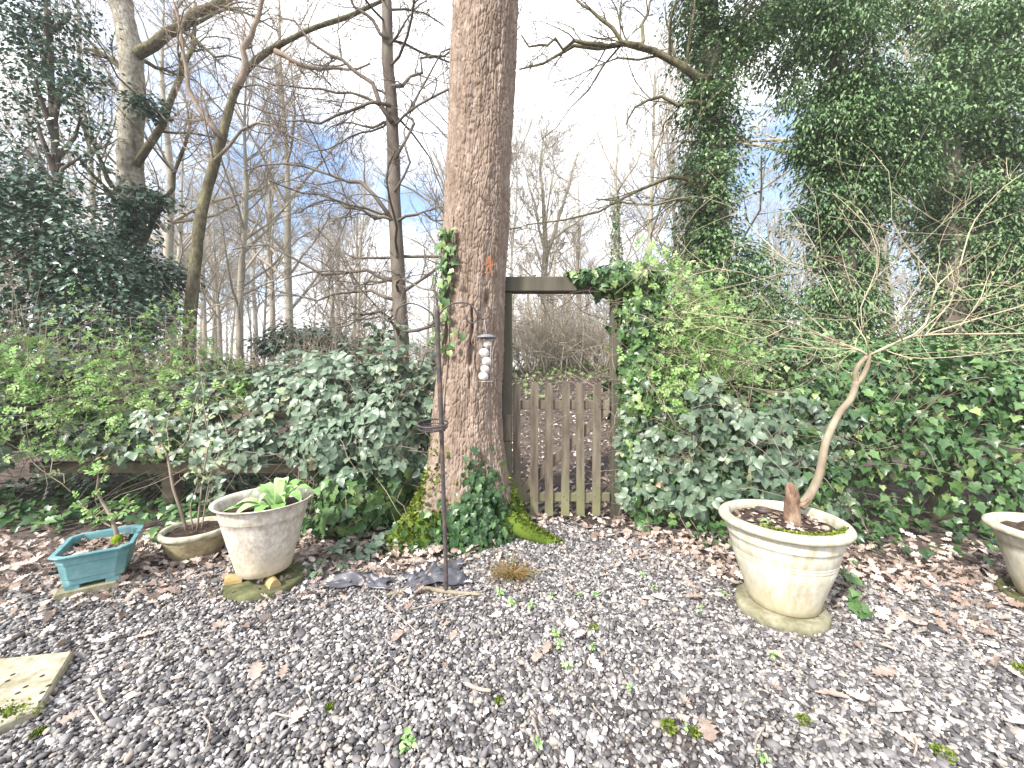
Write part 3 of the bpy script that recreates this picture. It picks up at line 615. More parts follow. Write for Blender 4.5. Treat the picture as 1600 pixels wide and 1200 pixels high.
p2, n2 = blob([(.88,2.92,1.80,.30,.2,.13),(.62,2.93,1.83,.22,.13,.07),(.98,2.95,1.5,.2,.2,.3),(.95,2.93,1.05,.17,.2,.4),(.9,2.9,.5,.1,.12,.4)], 1900)
p = np.vstack([p1,p2]); nr = np.vstack([n1,n2]); n = len(p)
foliage(ic, IVY, m_ivy, p, down+rv(n,.5)+nr*.2, nr+rv(n,.4)+np.array([0,-.1,.2]), rng.uniform(.04,.075,n), np.clip(rng.normal(.55,.24,n),0,1), 300)
stems_in(ic, p2, 260, m_twig, .003, (.2,.6))
hs = thing('honeysuckle_bush', 'bright yellow green leafy honeysuckle heaped beside the ivy clad gate post', 'bush', (1.15, 3.1, 0))
p, nr = blob([(1.30,3.05,1.62,.30,.25,.34),(1.1,2.98,1.25,.25,.22,.45),(1.55,3.15,1.35,.32,.25,.42),(1.2,2.9,.95,.25,.2,.3),(1.05,2.98,1.9,.14,.14,.10),(.95,2.9,1.65,.12,.12,.2),(1.75,3.2,1.1,.2,.2,.3)], 2100, .6)
p += nr*rng.exponential(.045, (len(p),1))+rv(len(p),.035)
n = len(p); foliage(hs, SPRIG, m_honey, p, np.array([0,-.1,.5])+rv(n,.6)+nr*.4, nr+rv(n,.5)+np.array([0,-.2,.3]), rng.uniform(.035,.085,n), rng.random(n), 200, 'leaf_sprig')
stems_in(hs, p, 420, m_acer, .0025, (.25,.7), wander=.2)
# left: bramble over the fence
bl = thing('bramble_bush', 'broad bramble bank with pale grey green leaves arching over the low rail fence', 'bush', (-2.2, 3.2, 0))
p, nr = hedge_pts(-5.2, -.62, f([-5,-2,-.6],[3.5,3.45,3.3]), f([-5,-2,-.6],[.7,.62,.55]), f([-5,-3.5,-2.2,-1.5,-.9,-.6],[1.12,1.1,1.14,1.2,1.2,1.0]), 4600, (14,125), .15, .35, 55)
k = (p[:, 2] > .47+.10*vnoise(p, 3, 58)) | (p[:, 0] > -1.2); p, nr = p[k], nr[k]
n = len(p); foliage(bl, TRI, m_bramble, p, down*.4+rv(n,.7)+nr*.35, nr+rv(n,.4)+np.array([0,-.15,.35]), rng.uniform(.075,.15,n), np.clip(rng.normal(.55,.2,n),0,1), 300)
stems_in(bl, p, 900, m_twig, .0032, (.3,1.0)); 
bi = thing('ivy_mound', 'mound of ivy and bramble spilling to the ground left of the oak', 'ivy', (-.85, 2.75, 0))
p, nr = blob([(-.92,2.88,.66,.26,.28,.34),(-1.12,2.70,.26,.25,.24,.28),(-.90,2.86,.32,.16,.2,.34),(-1.3,2.85,.60,.25,.3,.22)], 1700)
p[:, 2] = np.maximum(p[:, 2], .03); n = len(p)
hi = p[:, 2] > .45
foliage(bi, IVY, m_ivy, p[~hi], (down+rv(n,.5))[~hi], (nr+rv(n,.4)+np.array([0,-.1,.3]))[~hi], rng.uniform(.05,.10,n)[~hi], np.clip(rng.normal(.62,.25,n),0,1)[~hi], 180)
foliage(bi, TRI, m_bramble, p[hi], (down+rv(n,.6))[hi], (nr+rv(n,.4)+np.array([0,-.1,.3]))[hi], rng.uniform(.07,.13,n)[hi], np.clip(rng.normal(.5,.2,n),0,1)[hi], 180, 'bramble_leaf', 'bramble_foliage')
stems_in(bi, p, 160, m_twig, .003)
hl = thing('honeysuckle_bush', 'bright green sprouting shrub leaning over the teal planter', 'bush', (-3.4, 3.0, 0))
p, nr = hedge_pts(-5.4, -2.15, f([-5,-2.2],[3.1,3.3]), f([-5,-3.2,-2.0],[.6,.5,.3]), f([-5,-4,-3.2,-2.6,-2.0],[1.75,1.55,1.32,1.1,.9]), 5600, (16,130), .22, .5, 57)
k = p[:, 2] > np.interp(p[:,0],[-3.4,-2.6],[.36,.5])+.12*vnoise(p, 3, 59); p, nr = p[k], nr[k]
n = len(p); foliage(hl, SPRIG, m_honey, p, np.array([.1,-.2,.4])+rv(n,.6)+nr*.4, nr+rv(n,.5)+np.array([0,-.2,.3]), rng.uniform(.035,.075,n), rng.random(n), 240, 'leaf_sprig')
stems_in(hl, p, 700, m_twig, .003, (.4,1.0), wander=.15)
# ivy carpet under the left fence and at the foot of the right hedge
def carpet(name, label, n, fx, sz=(.04,.075)):
    x, y = fx(n); n = len(x); a = Acc(); leaves(a, IVY, np.c_[x,y,zg(x,y)+rng.uniform(.02,.10,n)], rv(n)*np.array([1,1,.2])+np.array([0,-.6,-.1]), np.array([0,-.25,1])+rv(n,.35), rng.uniform(*sz,n), np.clip(rng.normal(.4,.22,n),0,1))
    tag(obj(name, a, m_ivy), label, 'ivy', kind='stuff')
def fx1(n):
    x = rng.uniform(-4.8,-.8,n); y = rng.uniform(2.35,4.4,n)+.15*np.maximum(x+2.4,-1); k = vnoise(np.c_[x,y,x*0],2.5,63)+.9*sstep(2.5,3.1,y) > .12; return x[k], y[k]
carpet('ground_ivy', 'dark ivy carpet on the ground under the low rail', 2600, fx1)
def fx2(n):
    x = rng.uniform(.85,4.5,n); y = 2.62-np.abs(rng.normal(0,.2,n)); k = vnoise(np.c_[x,y,x*0],3,64) > -.1; return x[k], y[k]
carpet('trailing_ivy', 'ivy runners trailing over dead leaves at the hedge foot', 420, fx2, (.035,.06))

# ivy on the oak
def oak_ivy(name, label, th, z, sz, n_ind, stem, tone=.5):
    pl = thing(name, label, 'ivy', (-.33, 2.55, 0)); n = len(th); p = oak_pt(th, z, rng.uniform(.015,.09,n)); o_ = np.stack([np.cos(th), np.sin(th), np.zeros(n)], -1)
    foliage(pl, IVY, m_ivy, p, np.array([0,0,-1.])+rv(n,.45), o_+rv(n,.35)+np.array([0,0,.3]), rng.uniform(*sz,n), np.clip(rng.normal(tone,.22,n),0,1), n_ind)
    a = Acc()
    for t_, z0, z1, w in stem:
        zs = np.linspace(z0,z1,14); tt = R(t_)+w*np.cumsum(rng.normal(0,.05,14)); tube(oak_pt(tt, zs, .006), [.007,.004], 5, None, a)
    obj('stem', a, m_twig, pl); return pl
n = 760; th = np.concatenate([rng.normal(R(290),.25,n-160), rng.normal(R(262),.30,160)]); z = np.abs(rng.normal(0,.24,n)); z = np.where(th < R(270), z*.55, z); k = z < .62; th, z = th[k], z[k]
oak_ivy('oak_foot_ivy', 'dark ivy clustered thickly round the foot of the oak', th, z, (.03,.056), 300, [(270+q*7, 0, .35+.05*(q % 3), .6) for q in range(9)], .28)
n = 130; z = np.concatenate([rng.uniform(1.25,1.62,40), rng.uniform(1.62,2.12,90)]); th = R(226)+.24*rng.normal(0,1,n)*(.5+.5*np.sin(z*17)**2)+.25*(z < 1.6)*(1.7-z)
oak_ivy('oak_trunk_ivy', 'sparse yellowish ivy strand climbing the upper oak trunk', th, z, (.03,.075), 130, [(232,.5,2.2,.5),(222,1.1,2.0,.5)], .75)

# ------------------------------------------------------------------ named bare trees behind the hedge
def named_tree(name, label, mat, tmat, path, r0, r1, limbs, n1, lens, spread=(40,75), up=.03, lv=(5,4,3), t0=.2, flat=.3, upbias=.2, minr=.004, wander=.2):
    base = np.array(path[0], float); base[2] = zg(base[0], base[1])
    t = thing(name, label, 'tree', tuple(base)); full = [tuple(np.array([path[0][0], path[0][1], base[2]-.3]))]+[tuple(q) for q in path]
    p, r = path_rad(full, r0, r1, 64); r = r*(1+.10*vnoise(p[0]*np.array([1,1,2.2]), 2.2, 91)+.03*rng.normal(0,1,64))[None]; r[0,:4] *= np.array([1.35,1.25,1.15,1.06]); p[0] += .5*r0*np.stack([vnoise(p[0],1.3,92),vnoise(p[0],1.3,93),p[0,:,0]*0],-1)*np.linspace(0,1,64)[:,None]
    obj('trunk', tubes(p, r, 12), mat, t)
    a = Acc(); PP=[]; RR=[]
    for lp, ra, rb in limbs:
        q, s = path_rad(lp, ra, rb, 9); q[0,1:] += rng.normal(0,.03,(8,3)); tubes(q, s, 8, a); PP.append(q); RR.append(s)
    if n1:
        q, s = sprout(p, r, n1, t0, 1, spread, None or (.2,.4), 9, wander*.8, up, .42, flat=flat, upbias=upbias, lens=lens); s *= .6; tubes(q, s, 6, a, cap=False); PP.append(q); RR.append(s)
    q = np.concatenate(PP); s = np.concatenate(RR)
    q2, s2 = sprout(q, s, lv[0], .15, 1, (25,65), (.3,.6), 6, wander, up*.7, .5, upbias=.1); s2 = np.maximum(s2, minr); tubes(q2, s2, 4, a, cap=False)
    q3, s3 = sprout(q2, s2, lv[1], .15, 1, (25,65), (.35,.7), 5, wander, up*.5, .6, upbias=.1); s3 = np.maximum(s3, minr*.8); tubes(q3, s3, 3, a, cap=False)
    q4, s4 = sprout(q3, s3, lv[2], .15, 1, (25,60), (.35,.7), 3, wander, up*.5, .65, upbias=.1); s4 = np.maximum(s4, minr*.65); tubes(q4, s4, 3, a, cap=False)
    obj('crown', a, tmat, t); return t
def PT(Y, *pp): return [P(x, y, Y+(q*.04)) for q, (x, y) in enumerate(pp)]
named_tree('pale_trunk_tree', 'stout pale barked tree with a heavy limb forking right', m_bark_pale, m_bark_moss, PT(8,(200,470),(206,330),(204,200),(207,100),(192,0),(170,-150)), .25, .18,
    [(PT(8,(212,85),(262,52),(305,25),(355,-5),(430,-60)), .11, .06), (PT(8,(212,258),(255,195),(280,128),(300,80),(305,10)), .075, .03), (PT(8,(225,380),(262,300),(285,240),(300,170)), .05, .02)], 9, (1.0,2.6), (35,70), .05, (7,6,4))
named_tree('leaning_mossy_tree', 'mossy green brown tree curving up and right over the wood', m_bark_moss, m_twig, PT(7,(296,520),(305,420),(316,330),(336,250),(353,190),(376,125),(412,85),(475,52),(565,15),(650,-30),(720,-90)), .112, .018,
    [(PT(7,(372,135),(390,60),(420,-20)), .06, .03), (PT(7,(345,215),(300,150),(285,70),(270,0)), .05, .02), (PT(7,(430,80),(500,110),(580,100)), .05,.015), (PT(7,(336,250),(390,195),(450,210),(520,240)), .03,.01)], 26, (.9,2.4), (35,80), .02, (6,6,4), .35)
named_tree('dark_slender_tree', 'dark slender tree with long drooping side branches left of the oak', m_bark_dark, m_bark_dark, PT(6,(627,540),(623,450),(618,330),(612,200),(607,100),(604,0),(600,-150)), .122, .075,
    [(PT(6,(614,345),(560,285),(520,275),(440,250),(380,270)), .035,.008), (PT(6,(620,440),(570,420),(500,425),(420,380),(360,385)), .035,.008), (PT(6,(622,470),(560,455),(490,470),(400,440)), .03,.008),
     (PT(6,(612,190),(570,120),(500,75),(440,20)), .04,.012), (PT(6,(611,165),(560,160),(490,200),(420,180)), .03,.008), (PT(6,(606,60),(560,10),(520,-60)), .03,.01), (PT(6,(616,250),(650,190),(637,180),(690,80),(740,70)), .025,.008),
     (PT(6,(612,135),(640,125),(665,90),(720,76)), .03,.012), (PT(6,(622,345),(655,330),(690,345),(740,350)), .025,.008), (PT(6,(624,500),(560,500),(480,520)), .02,.006), (PT(6,(618,345),(570,335),(520,310),(470,330)), .03,.01),
     (PT(6,(616,300),(640,240),(630,200),(655,150)), .02,.006)], 26, (.9,2.6), (55,95), -.035, (6,5,4), .15, .5, .0)
named_tree('spreading_bare_tree', 'small bare tree with fan shaped crown seen above the gate beam', m_bark_pale, m_twig_far, PT(17,(852,470),(850,420),(853,370),(848,310),(842,240)), .22, .04,
    [(PT(17,(853,400),(875,330),(895,270),(905,230)), .09,.02), (PT(17,(851,390),(835,320),(820,260)), .07,.02), (PT(17,(853,380),(910,340),(950,300)), .06,.015), (PT(17,(850,360),(862,290),(868,225)), .05,.015)], 16, (1.2,3.2), (25,50), .08, (9,6,4), .3, .3, .2, .008)
ct = named_tree('ivy_wrapped_slender_tree', 'distant slender tree wrapped in ivy beyond the gate arch', m_bark_far, m_twig_far, PT(14,(964,470),(965,400),(962,300),(964,220),(960,140)), .13, .012, [(PT(14,(965,300),(1000,240),(1010,190)), .04,.01)], 12, (.8,2.2), (40,70), .03, (5,4,3), .4)
n = 1300; z = rng.uniform(1.3, 7.6, n); th = rng.uniform(0,6.28,n); ax = P(963,400,14)[0]; pr = rng.uniform(.13,.30,n)*np.interp(z,[1.3,4,7.6],[1.2,1,.6])
p = np.c_[ax+pr*np.cos(th), 14.05+pr*np.sin(th), z]; a = Acc(); leaves(a, SIMPW, p, down+rv(n,.4), np.c_[np.cos(th),np.sin(th),th*0+.3]+rv(n,.3), rng.uniform(.08,.15,n), rng.random(n)); obj('ivy', a, m_ivy, ct, kind='stuff')

# ------------------------------------------------------------------ evergreens
def evergreen(name, label, mat, tm, trunk_path, r0, r1, clumps, nleaf, sz, barkmat, hang=.5, boughs=True, cat='tree'):
    base = np.array(trunk_path[0], float); base[2] = zg(base[0], base[1]); t = thing(name, label, cat, tuple(base))
    full = [tuple(base-[0,0,.3])]+[tuple(q) for q in trunk_path]; p, r = path_rad(full, r0, r1, 20); obj('trunk', tubes(p, r, 10), barkmat, t)
    E = np.array(clumps, float)
    sub = []                                            # each clump: many small leafy sprays
    for c in E:
        m = int(8+44*c[3]*c[5]*3); u = nrm(rv(m)); k = rng.random(m)**.4
        q = c[:3]+u*c[3:6]*k[:, None]; sub.append(np.c_[q, np.full(m, 1.0)])
    sub = np.vstack(sub)
    if boughs:                                          # limbs from the trunk to the clumps
        a = Acc(); m = len(E); tz = np.clip(E[:, 2]-rng.uniform(.2,1.0,m), p[0,0,2], p[0,-1,2]); st = np.c_[np.interp(tz, p[0,:,2], p[0,:,0]), np.interp(tz, p[0,:,2], p[0,:,1]), tz]
        mid = (st+E[:, :3])/2+rv(m,.12)+np.array([0,0,.15]); pts = np.stack([st, st*.4+mid*.6, mid, mid*.4+E[:, :3]*.6, E[:, :3]], 1); tubes(pts, np.linspace(.045,.012,5)[None]*np.ones((m,1)), 5, a, cap=False)
        obj('limbs', a, barkmat, t)
    per = max(3, nleaf//len(sub)); i = np.repeat(np.arange(len(sub)), per); n = len(i)
    sz_s = rng.uniform(.09,.20,len(sub))[i]
    off = rv(n)*sz_s[:, None]*np.array([1,1,.55]); off[:, 2] -= .25*np.linalg.norm(off[:, :2], axis=1)
    pos = sub[i,:3]+off; pos[:, 2] = np.maximum(pos[:, 2], zg(pos[:,0],pos[:,1])+.03)
    out = nrm(off+np.array([0,0,.001]))
    tip = out*.7+np.array([0,0,-hang])+rv(n,.35); nor = np.array([0,-.15,.9])+out*.4+rv(n,.35)
    tone = np.clip(rng.normal(.48,.22,len(sub))[i]+rng.normal(0,.17,n),0,1)
    a = Acc(); leaves(a, tm, pos, tip, nor, rng.uniform(*sz,n), tone); obj('crown', a, mat, t, kind='stuff'); return t
def CL(Y, *L): # (px, py, half width px, half height px, dy)
    return [(*P(x,y,Y+dy), 1.02*w/F*Y, .4, 1.0*h/F*Y) for x,y,w,h,dy in L]
def column(px, Y, y0, y1, w, step=45, jit=12): return [(px+rng.normal(0,jit), y, w*rng.uniform(.75,1.2), step*.8, rng.normal(0,.15)) for y in np.arange(y0, y1, step)]
evergreen('ivy_clad_tree', 'tall tree trunk clothed in ivy with bare limbs reaching left', m_everg, t_simple(.27,.3,.2), PT(6,(1120,520),(1122,380),(1116,250),(1112,120),(1108,0),(1106,-120)), .2,.12,
    CL(6, *(column(1108,6,-60,560,38)), (1150,60,50,35,.1),(1185,30,50,40,.2),(1160,420,60,40,0),(1090,380,30,25,0),(1145,500,70,45,-.2),(1190,470,45,40,0),(1095,150,30,25,.1),(1110,560,60,30,-.5),(1230,520,50,30,0)), 36000, (.05,.085), m_bark_dark, .5)
evergreen('broad_evergreen_tree', 'broad drooping evergreen tree with layered boughs over the ivy hedge', m_everg, t_simple(.2,.3,.35), PT(6.3,(1325,540),(1320,400),(1318,250),(1312,120),(1300,0),(1290,-120)), .16,.1,
    CL(6.3, (1312,45,40,35,-.5),(1290,0,50,30,-.4),(1250,10,70,40,.4),(1330,30,70,45,.5),(1240,100,50,30,.5),(1300,150,80,40,0),(1370,130,80,45,-.2),(1420,180,80,50,-.3),(1340,200,90,45,-.3),(1280,210,60,35,-.1),(1300,260,60,40,0),(1360,265,70,40,-.2),(1425,255,45,35,0),
     (1330,320,70,40,-.1),(1285,330,40,35,.1),(1310,390,50,40,.2),(1325,440,42,45,.2),(1300,480,60,40,.1),(1335,505,50,40,.2),(1260,560,70,30,-.4),(1330,560,60,35,-.2),(1400,550,60,30,0)), 52000, (.055,.105), m_bark_dark, .7)
evergreen('tall_evergreen_tree', 'tall dark evergreen filling the corner behind the small bare acer', m_everg, t_simple(.22,.3,.35), PT(6.8,(1490,560),(1486,400),(1480,250),(1476,100),(1470,-50)), .2,.14,
    CL(6.8, (1478,100,40,30,-.5),(1490,30,40,30,-.5),(1430,15,50,30,.2),(1530,30,60,35,-.2),(1560,40,60,50,0),(1600,110,60,50,-.2),(1540,150,60,40,-.4),(1480,220,50,50,.4),(1540,230,70,45,.1),(1600,220,60,50,-.1),(1520,300,80,45,-.1),(1590,310,60,45,-.2),(1472,330,45,50,.3),(1500,370,70,45,0),(1570,390,80,45,-.1),
     (1488,440,45,45,.2),(1530,460,70,45,0),(1600,460,60,50,-.2),(1500,520,70,40,0),(1580,530,80,40,-.2),(1640,380,60,60,0),(1660,250,60,60,0),(1660,120,60,60,0),(1650,520,70,50,0),(1690,20,60,60,0)), 54000, (.055,.105), m_bark_dark, .7)
evergreen('low_evergreen_shrub', 'low leafy evergreen shrub massed behind the ivy hedge', m_everg, t_simple(.3), PT(4.6,(1380,600),(1385,560)), .05,.03,
    CL(4.6, (1180,575,60,28,.2),(1250,560,60,30,0),(1330,565,60,28,.1),(1420,560,60,30,0),(1490,575,60,28,.1),(1560,565,60,30,0),(1640,570,60,30,0),(1130,590,40,24,0)), 15000, (.06,.10), m_bark_dark, .4, True, 'shrub')
# bare limbs reaching left out of the ivy clad tree
named_tree('overhanging_bare_tree', 'leafless tree inside the ivy whose mossy limbs reach towards the oak', m_bark_moss, m_bark_moss, PT(6.2,(1130,500),(1128,350),(1122,200),(1115,60),(1110,-60)), .08,.06,
    [([P(1126,118+12,6.2)]+PT(5.75,(1085,118),(1060,95),(1000,72),(950,75),(905,72),(860,92),(812,105)), .065,.012), (PT(5.6,(1020,80),(965,50),(930,30),(900,-5)), .035,.015), (PT(5.6,(950,72),(890,60),(850,70),(815,62)), .03,.012), ([P(1126,160+12,6.2)]+PT(5.75,(1085,160),(1060,158),(1015,150),(990,180),(975,195)), .035,.01),
     ([P(1126,290+12,6.2)]+PT(5.75,(1085,290),(1055,278),(1005,292),(965,320),(900,340),(820,350)), .038,.010), ([P(1126,320+12,6.2)]+PT(5.75,(1085,320),(1050,310),(990,318),(930,310)), .03,.01), (PT(5.6,(1000,75),(1010,20),(1030,-30)), .03,.01)], 4, (.8,1.4), (50,90), .0, (7,6,4), .3, .3, .1)
# holly on the left
evergreen('holly_bush', 'dark glossy holly bush massed behind the left bramble', m_holly, SIMPW, PT(5.6,(60,600),(62,450),(60,330)), .08,.04,
    CL(5.6, (20,290,60,50,0),(70,310,60,50,.1),(20,370,70,50,-.1),(100,370,60,50,0),(150,400,50,45,.2),(40,440,70,45,0),(120,450,60,45,0),(190,440,45,40,.3),(60,510,70,40,-.1),(150,510,60,40,0),(210,490,50,45,.2),(225,540,50,35,.2),(100,560,80,30,-.2),(-60,330,70,80,0),(-60,470,70,80,0),(-10,540,70,40,0)), 16000, (.055,.095), m_bark_dark, .2, True, 'bush')
evergreen('holly_tree', 'thin stemmed holly tree with sparse tufted crown rising above the holly bush', m_holly, SIMPW, PT(6.4,(98,540),(94,400),(88,250),(78,100),(72,-30)), .07,.04,
    CL(6.4, (70,30,45,30,0),(45,70,35,25,0),(95,85,40,25,.1),(60,120,40,22,0),(110,150,32,20,0),(40,150,28,18,0),(130,110,28,22,.1),(20,230,40,22,0),(60,190,24,16,0),(125,185,22,14,0),(110,20,34,25,0),(20,20,35,30,0),(135,240,20,14,.1)), 3300, (.055,.10), m_bark_dark, .2)
evergreen('ivy_at_pale_trunk', 'bushy dark ivy wrapped round the foot of the pale tree', m_holly, SIMPW, PT(7.6,(205,560),(206,440),(205,340)), .03,.02,
    CL(7.6, (205,330,30,30,0),(200,380,36,35,0),(210,430,42,40,-.1),(225,300,22,16,0),(225,160,16,10,0),(240,480,40,35,0),(265,430,30,25,.2)), 6500, (.07,.12), m_bark_dark, .4, False, 'ivy')
for px, py, Y, w, h, lb in ((470,525,9,60,32,'round dark green evergreen shrub in the wood behind the bramble'),(735,540,8.5,50,40,'evergreen shrub glimpsed behind the oak trunk'),(550,540,11,50,25,'low evergreen shrub between the dark slender tree and the wood')):
    evergreen('evergreen_shrub', lb, m_holly, SIMPW, PT(Y,(px,580),(px,py+10)), .05,.03, CL(Y,(px,py,w*.7,h*.8,0),(px-w*.6,py+h*.3,w*.5,h*.5,.2),(px+w*.6,py+h*.2,w*.5,h*.6,.1)), 2600, (.09,.15), m_bark_dark, .2, False, 'shrub')

# ------------------------------------------------------------------ pots
def potted(name, label, body, rim, c, mb, mr, soil_r, soil_z, cat='plant pot'):
    t = thing(name, label, cat, (c[0], c[1], body[0][1]))
    a = Acc(); lathe(a, [(0.001, body[0][1])]+body, (c[0],c[1],0), 64, .006); obj('body', a, mb, t)
    if rim: a = Acc(); lathe(a, rim, (c[0],c[1],0), 64, .008); t_rim = obj('rim', a, mr, t)
    a = Acc(); disc(a, (c[0],c[1],soil_z), soil_r, 48, .008); obj('soil', a, m_soil, t)
    return t
RC = (1.255, 1.792)
slabp = thing('round_slab', 'round mossy stone disc under the cream pot holding the acer', 'slab', (RC[0]-.01, RC[1], 0))
a = Acc(); lathe(a, [(.001,-.02),(.172,-.02),(.182,-.012),(.184,.03),(.178,.044),(.16,.049),(.001,.05)], (RC[0]-.01,RC[1],0), 56, .012); obj('disc', a, m_slab, slabp)
body = [(.134,.052),(.139,.056),(.147,.085),(.160,.13),(.175,.175),(.190,.22),(.202,.262),(.2015,.2635),(.2035,.266),(.2055,.277),(.205,.2785),(.207,.281),(.2085,.29),(.208,.2915),(.210,.294),(.217,.335),(.220,.352),(.2245,.355),(.2255,.36),(.231,.405)]
cp = potted('cream_pot', 'large cream ringed pot with grimy rim holding a stump and bare acer', body,
    [(.231,.403),(.238,.405),(.252,.409),(.259,.418),(.260,.428),(.254,.438),(.242,.444),(.226,.445),(.216,.440),(.212,.42),(.210,.38)], RC, m_creampot, m_creamrim, .212, .408)
th = rng.uniform(R(215),R(318),900); rr = .221+rng.normal(0,.006,900)-.006; a = Acc(); leaves(a, SIMPW, np.c_[RC[0]+rr*np.cos(th), RC[1]+rr*np.sin(th), .442-.012*(rr < .215)+rng.uniform(-.002,.004,900)], rv(900,.6)+np.array([0,0,1]), rv(900), rng.uniform(.008,.017,900), rng.random(900)); obj('moss', a, bpy.data.materials['moss_tuft'], [c_ for c_ in cp.children if c_.name.startswith('rim')][0], kind='stuff')
# acer: stem, fork and horizontal twigs
ac = thing('acer_sapling', 'small bare acer with curved stem and wide pale twigs growing in the cream pot', 'tree', (1.33, 1.86, .40))
def A(px, py, Y=1.87): return P(px, py, Y)
main = [A(1250,792),A(1264,775),A(1280,742),A(1288,700),A(1298,672),A(1312,645),A(1330,622),A(1338,596)]
a = Acc(); tube(main, [.022,.0185,.016,.015,.0142], 10, 34, a); tube([A(1338,598),A(1336,585),A(1342,570),A(1356,556)], [.012,.010], 8, 10, a); tube([A(1338,600),A(1348,588),A(1355,572),A(1358,554)], [.013,.010], 8, 10, a); obj('stem', a, m_acer_b, ac)
rt_ = A(1357,556); limbs = []
for pts, ra in (([(1357,556),(1390,540),(1430,525),(1490,522),(1560,522),(1640,520)], .009), ([(1357,556),(1340,545),(1310,535),(1270,520)], .006), ([(1357,556),(1335,545),(1300,546),(1230,540)], .005), ([(1400,535),(1440,515),(1455,480),(1462,450),(1500,415),(1560,380)], .007),
                ([(1357,556),(1352,530),(1330,500),(1310,470),(1285,420)], .004), ([(1410,532),(1400,500),(1420,470),(1445,430)], .004), ([(1450,522),(1520,500),(1590,480),(1650,460)], .005), ([(1380,546),(1430,560),(1520,555),(1600,545)], .004), ([(1455,480),(1480,470),(1540,465),(1620,430)], .004),
                ([(1310,535),(1240,505),(1160,498),(1075,488)], .003), ([(1285,420),(1270,380),(1235,330)], .0025), ([(1335,545),(1290,560),(1240,545),(1190,548)], .003), ([(1500,415),(1520,350),(1560,300),(1600,270)], .004), ([(1310,535),(1260,490),(1200,440),(1120,420),(1060,440)], .003), ([(1330,500),(1290,450),(1220,400),(1150,330),(1110,300)], .003), ([(1352,530),(1345,480),(1370,420),(1360,360),(1300,300)], .003), ([(1490,522),(1530,470),(1550,420),(1610,360)], .003), ([(1240,505),(1180,530),(1110,510),(1050,520)], .0025), ([(1430,525),(1480,480),(1500,450),(1580,440)], .003), ([(1285,420),(1240,410),(1180,380),(1140,390)], .0025)):
    limbs.append((spline([A(x, y, 1.87+.05*rng.normal()*q) for q, (x, y) in enumerate(pts)], 9), ra))
q = np.stack([l[0] for l in limbs]); s = .75*np.array([l[1] for l in limbs])[:, None]*np.linspace(1,.5,9)[None]
q[:, 0] = np.stack([l[0][0] for l in limbs])
a = Acc(); tubes(q, s, 6, a)
q2, s2 = sprout(q, s, 5, .15, 1, (20,65), (.3,.65), 7, .2, .01, .55, flat=.35, upbias=.1); s2 = np.maximum(s2, .0011); tubes(q2, s2, 4, a, cap=False)
q3, s3 = sprout(q2, s2, 3, .2, 1, (20,55), (.35,.7), 5, .14, .02, .7, flat=.3, upbias=.15); s3 = np.maximum(s3, .0008); tubes(q3, s3, 3, a, cap=False)
obj('branches', a, m_acer, ac)
stp = thing('tree_stump', 'rough broken brown stump standing in the cream pot', 'stump', (1.28,1.80,.40))
a = Acc(); n_ = 18; zz_ = np.linspace(.39,.565,12); an = np.arange(n_)*2*math.pi/n_; c0 = A(1238,800,1.80)
v = np.array([[c0[0]+(.036-.05*(z-.39))*math.cos(t_), 1.80+(.034-.05*(z-.39))*math.sin(t_), z] for z in zz_ for t_ in an]); v[:, :2] += (.007*np.stack([vnoise(v,30,70), vnoise(v,30,71)],-1)); v[-n_:, 2] += .022*np.cos(an+2.6)+rng.uniform(-.006,.012,n_)
i = np.arange(len(v)).reshape(12,n_); j = (np.arange(n_)+1) % n_; top = len(v); v = np.vstack([v, [[c0[0],1.80,.545]]])
a.add(v, [[i[-1,k], i[-1,(k+1) % n_], top] for k in range(n_)], np.stack([i[:-1], i[:-1][:, j], i[1:][:, j], i[1:]], -1).reshape(-1,4)); tube([(c0[0]+.02,1.79,.49),(c0[0]+.045,1.775,.51),(c0[0]+.055,1.77,.53)], [.012,.007], 7, 6, a); tube([(c0[0],1.79,.53),(c0[0]-.012,1.785,.57),(c0[0]-.018,1.785,.60)], [.016,.009], 7, 6, a)
obj('stump_wood', a, m_stump, stp)
def mini(name, label, cat, c, r, h): 
    a = Acc(); lathe(a, [(.001,0),(r*.7,0),(r*.95,h*.5),(r,h),(r*.93,h),(r*.85,h*.5),(.001,h*.35)], c, 28); return tag(obj(name, a, m_iron), label, cat)
tp = A(1192,790,1.93); mini('small_bowl', 'small dark bowl sitting on the soil of the acer pot', 'bowl', (tp[0],1.93,.408), .035, .022)
# a scatter of chips, pale stone and seedlings in the acer pot
chips = Acc(); n = 130; th = rng.uniform(0,6.28,n); rr = .2*np.sqrt(rng.random(n)); p = np.c_[RC[0]+rr*np.cos(th), RC[1]+rr*np.sin(th), np.full(n,.416)]
for v_ in range(6): k = (np.arange(n) % 6) == v_; leaves(chips, OAKS[v_], p[k], rv(k.sum())*np.array([1,1,.1]), np.array([0,0,1])+rv(k.sum(),.3), rng.uniform(.015,.04,k.sum()), np.clip(rng.normal(.5,.25,k.sum()),0,1))
tag(obj('bark_chips', chips, m_litter), 'dry leaf bits and bark chips on the acer pot soil', 'mulch', kind='stuff')
a = Acc(); c0 = A(1290,811,1.70); lathe(a, [(.001,-.006),(.016,-.002),(.02,.008),(.014,.016),(.001,.019)], (c0[0],1.70,.415), 14, .25); tag(obj('pale_stone', a, m_paving), 'pale lump of stone on the acer pot soil', 'stone')
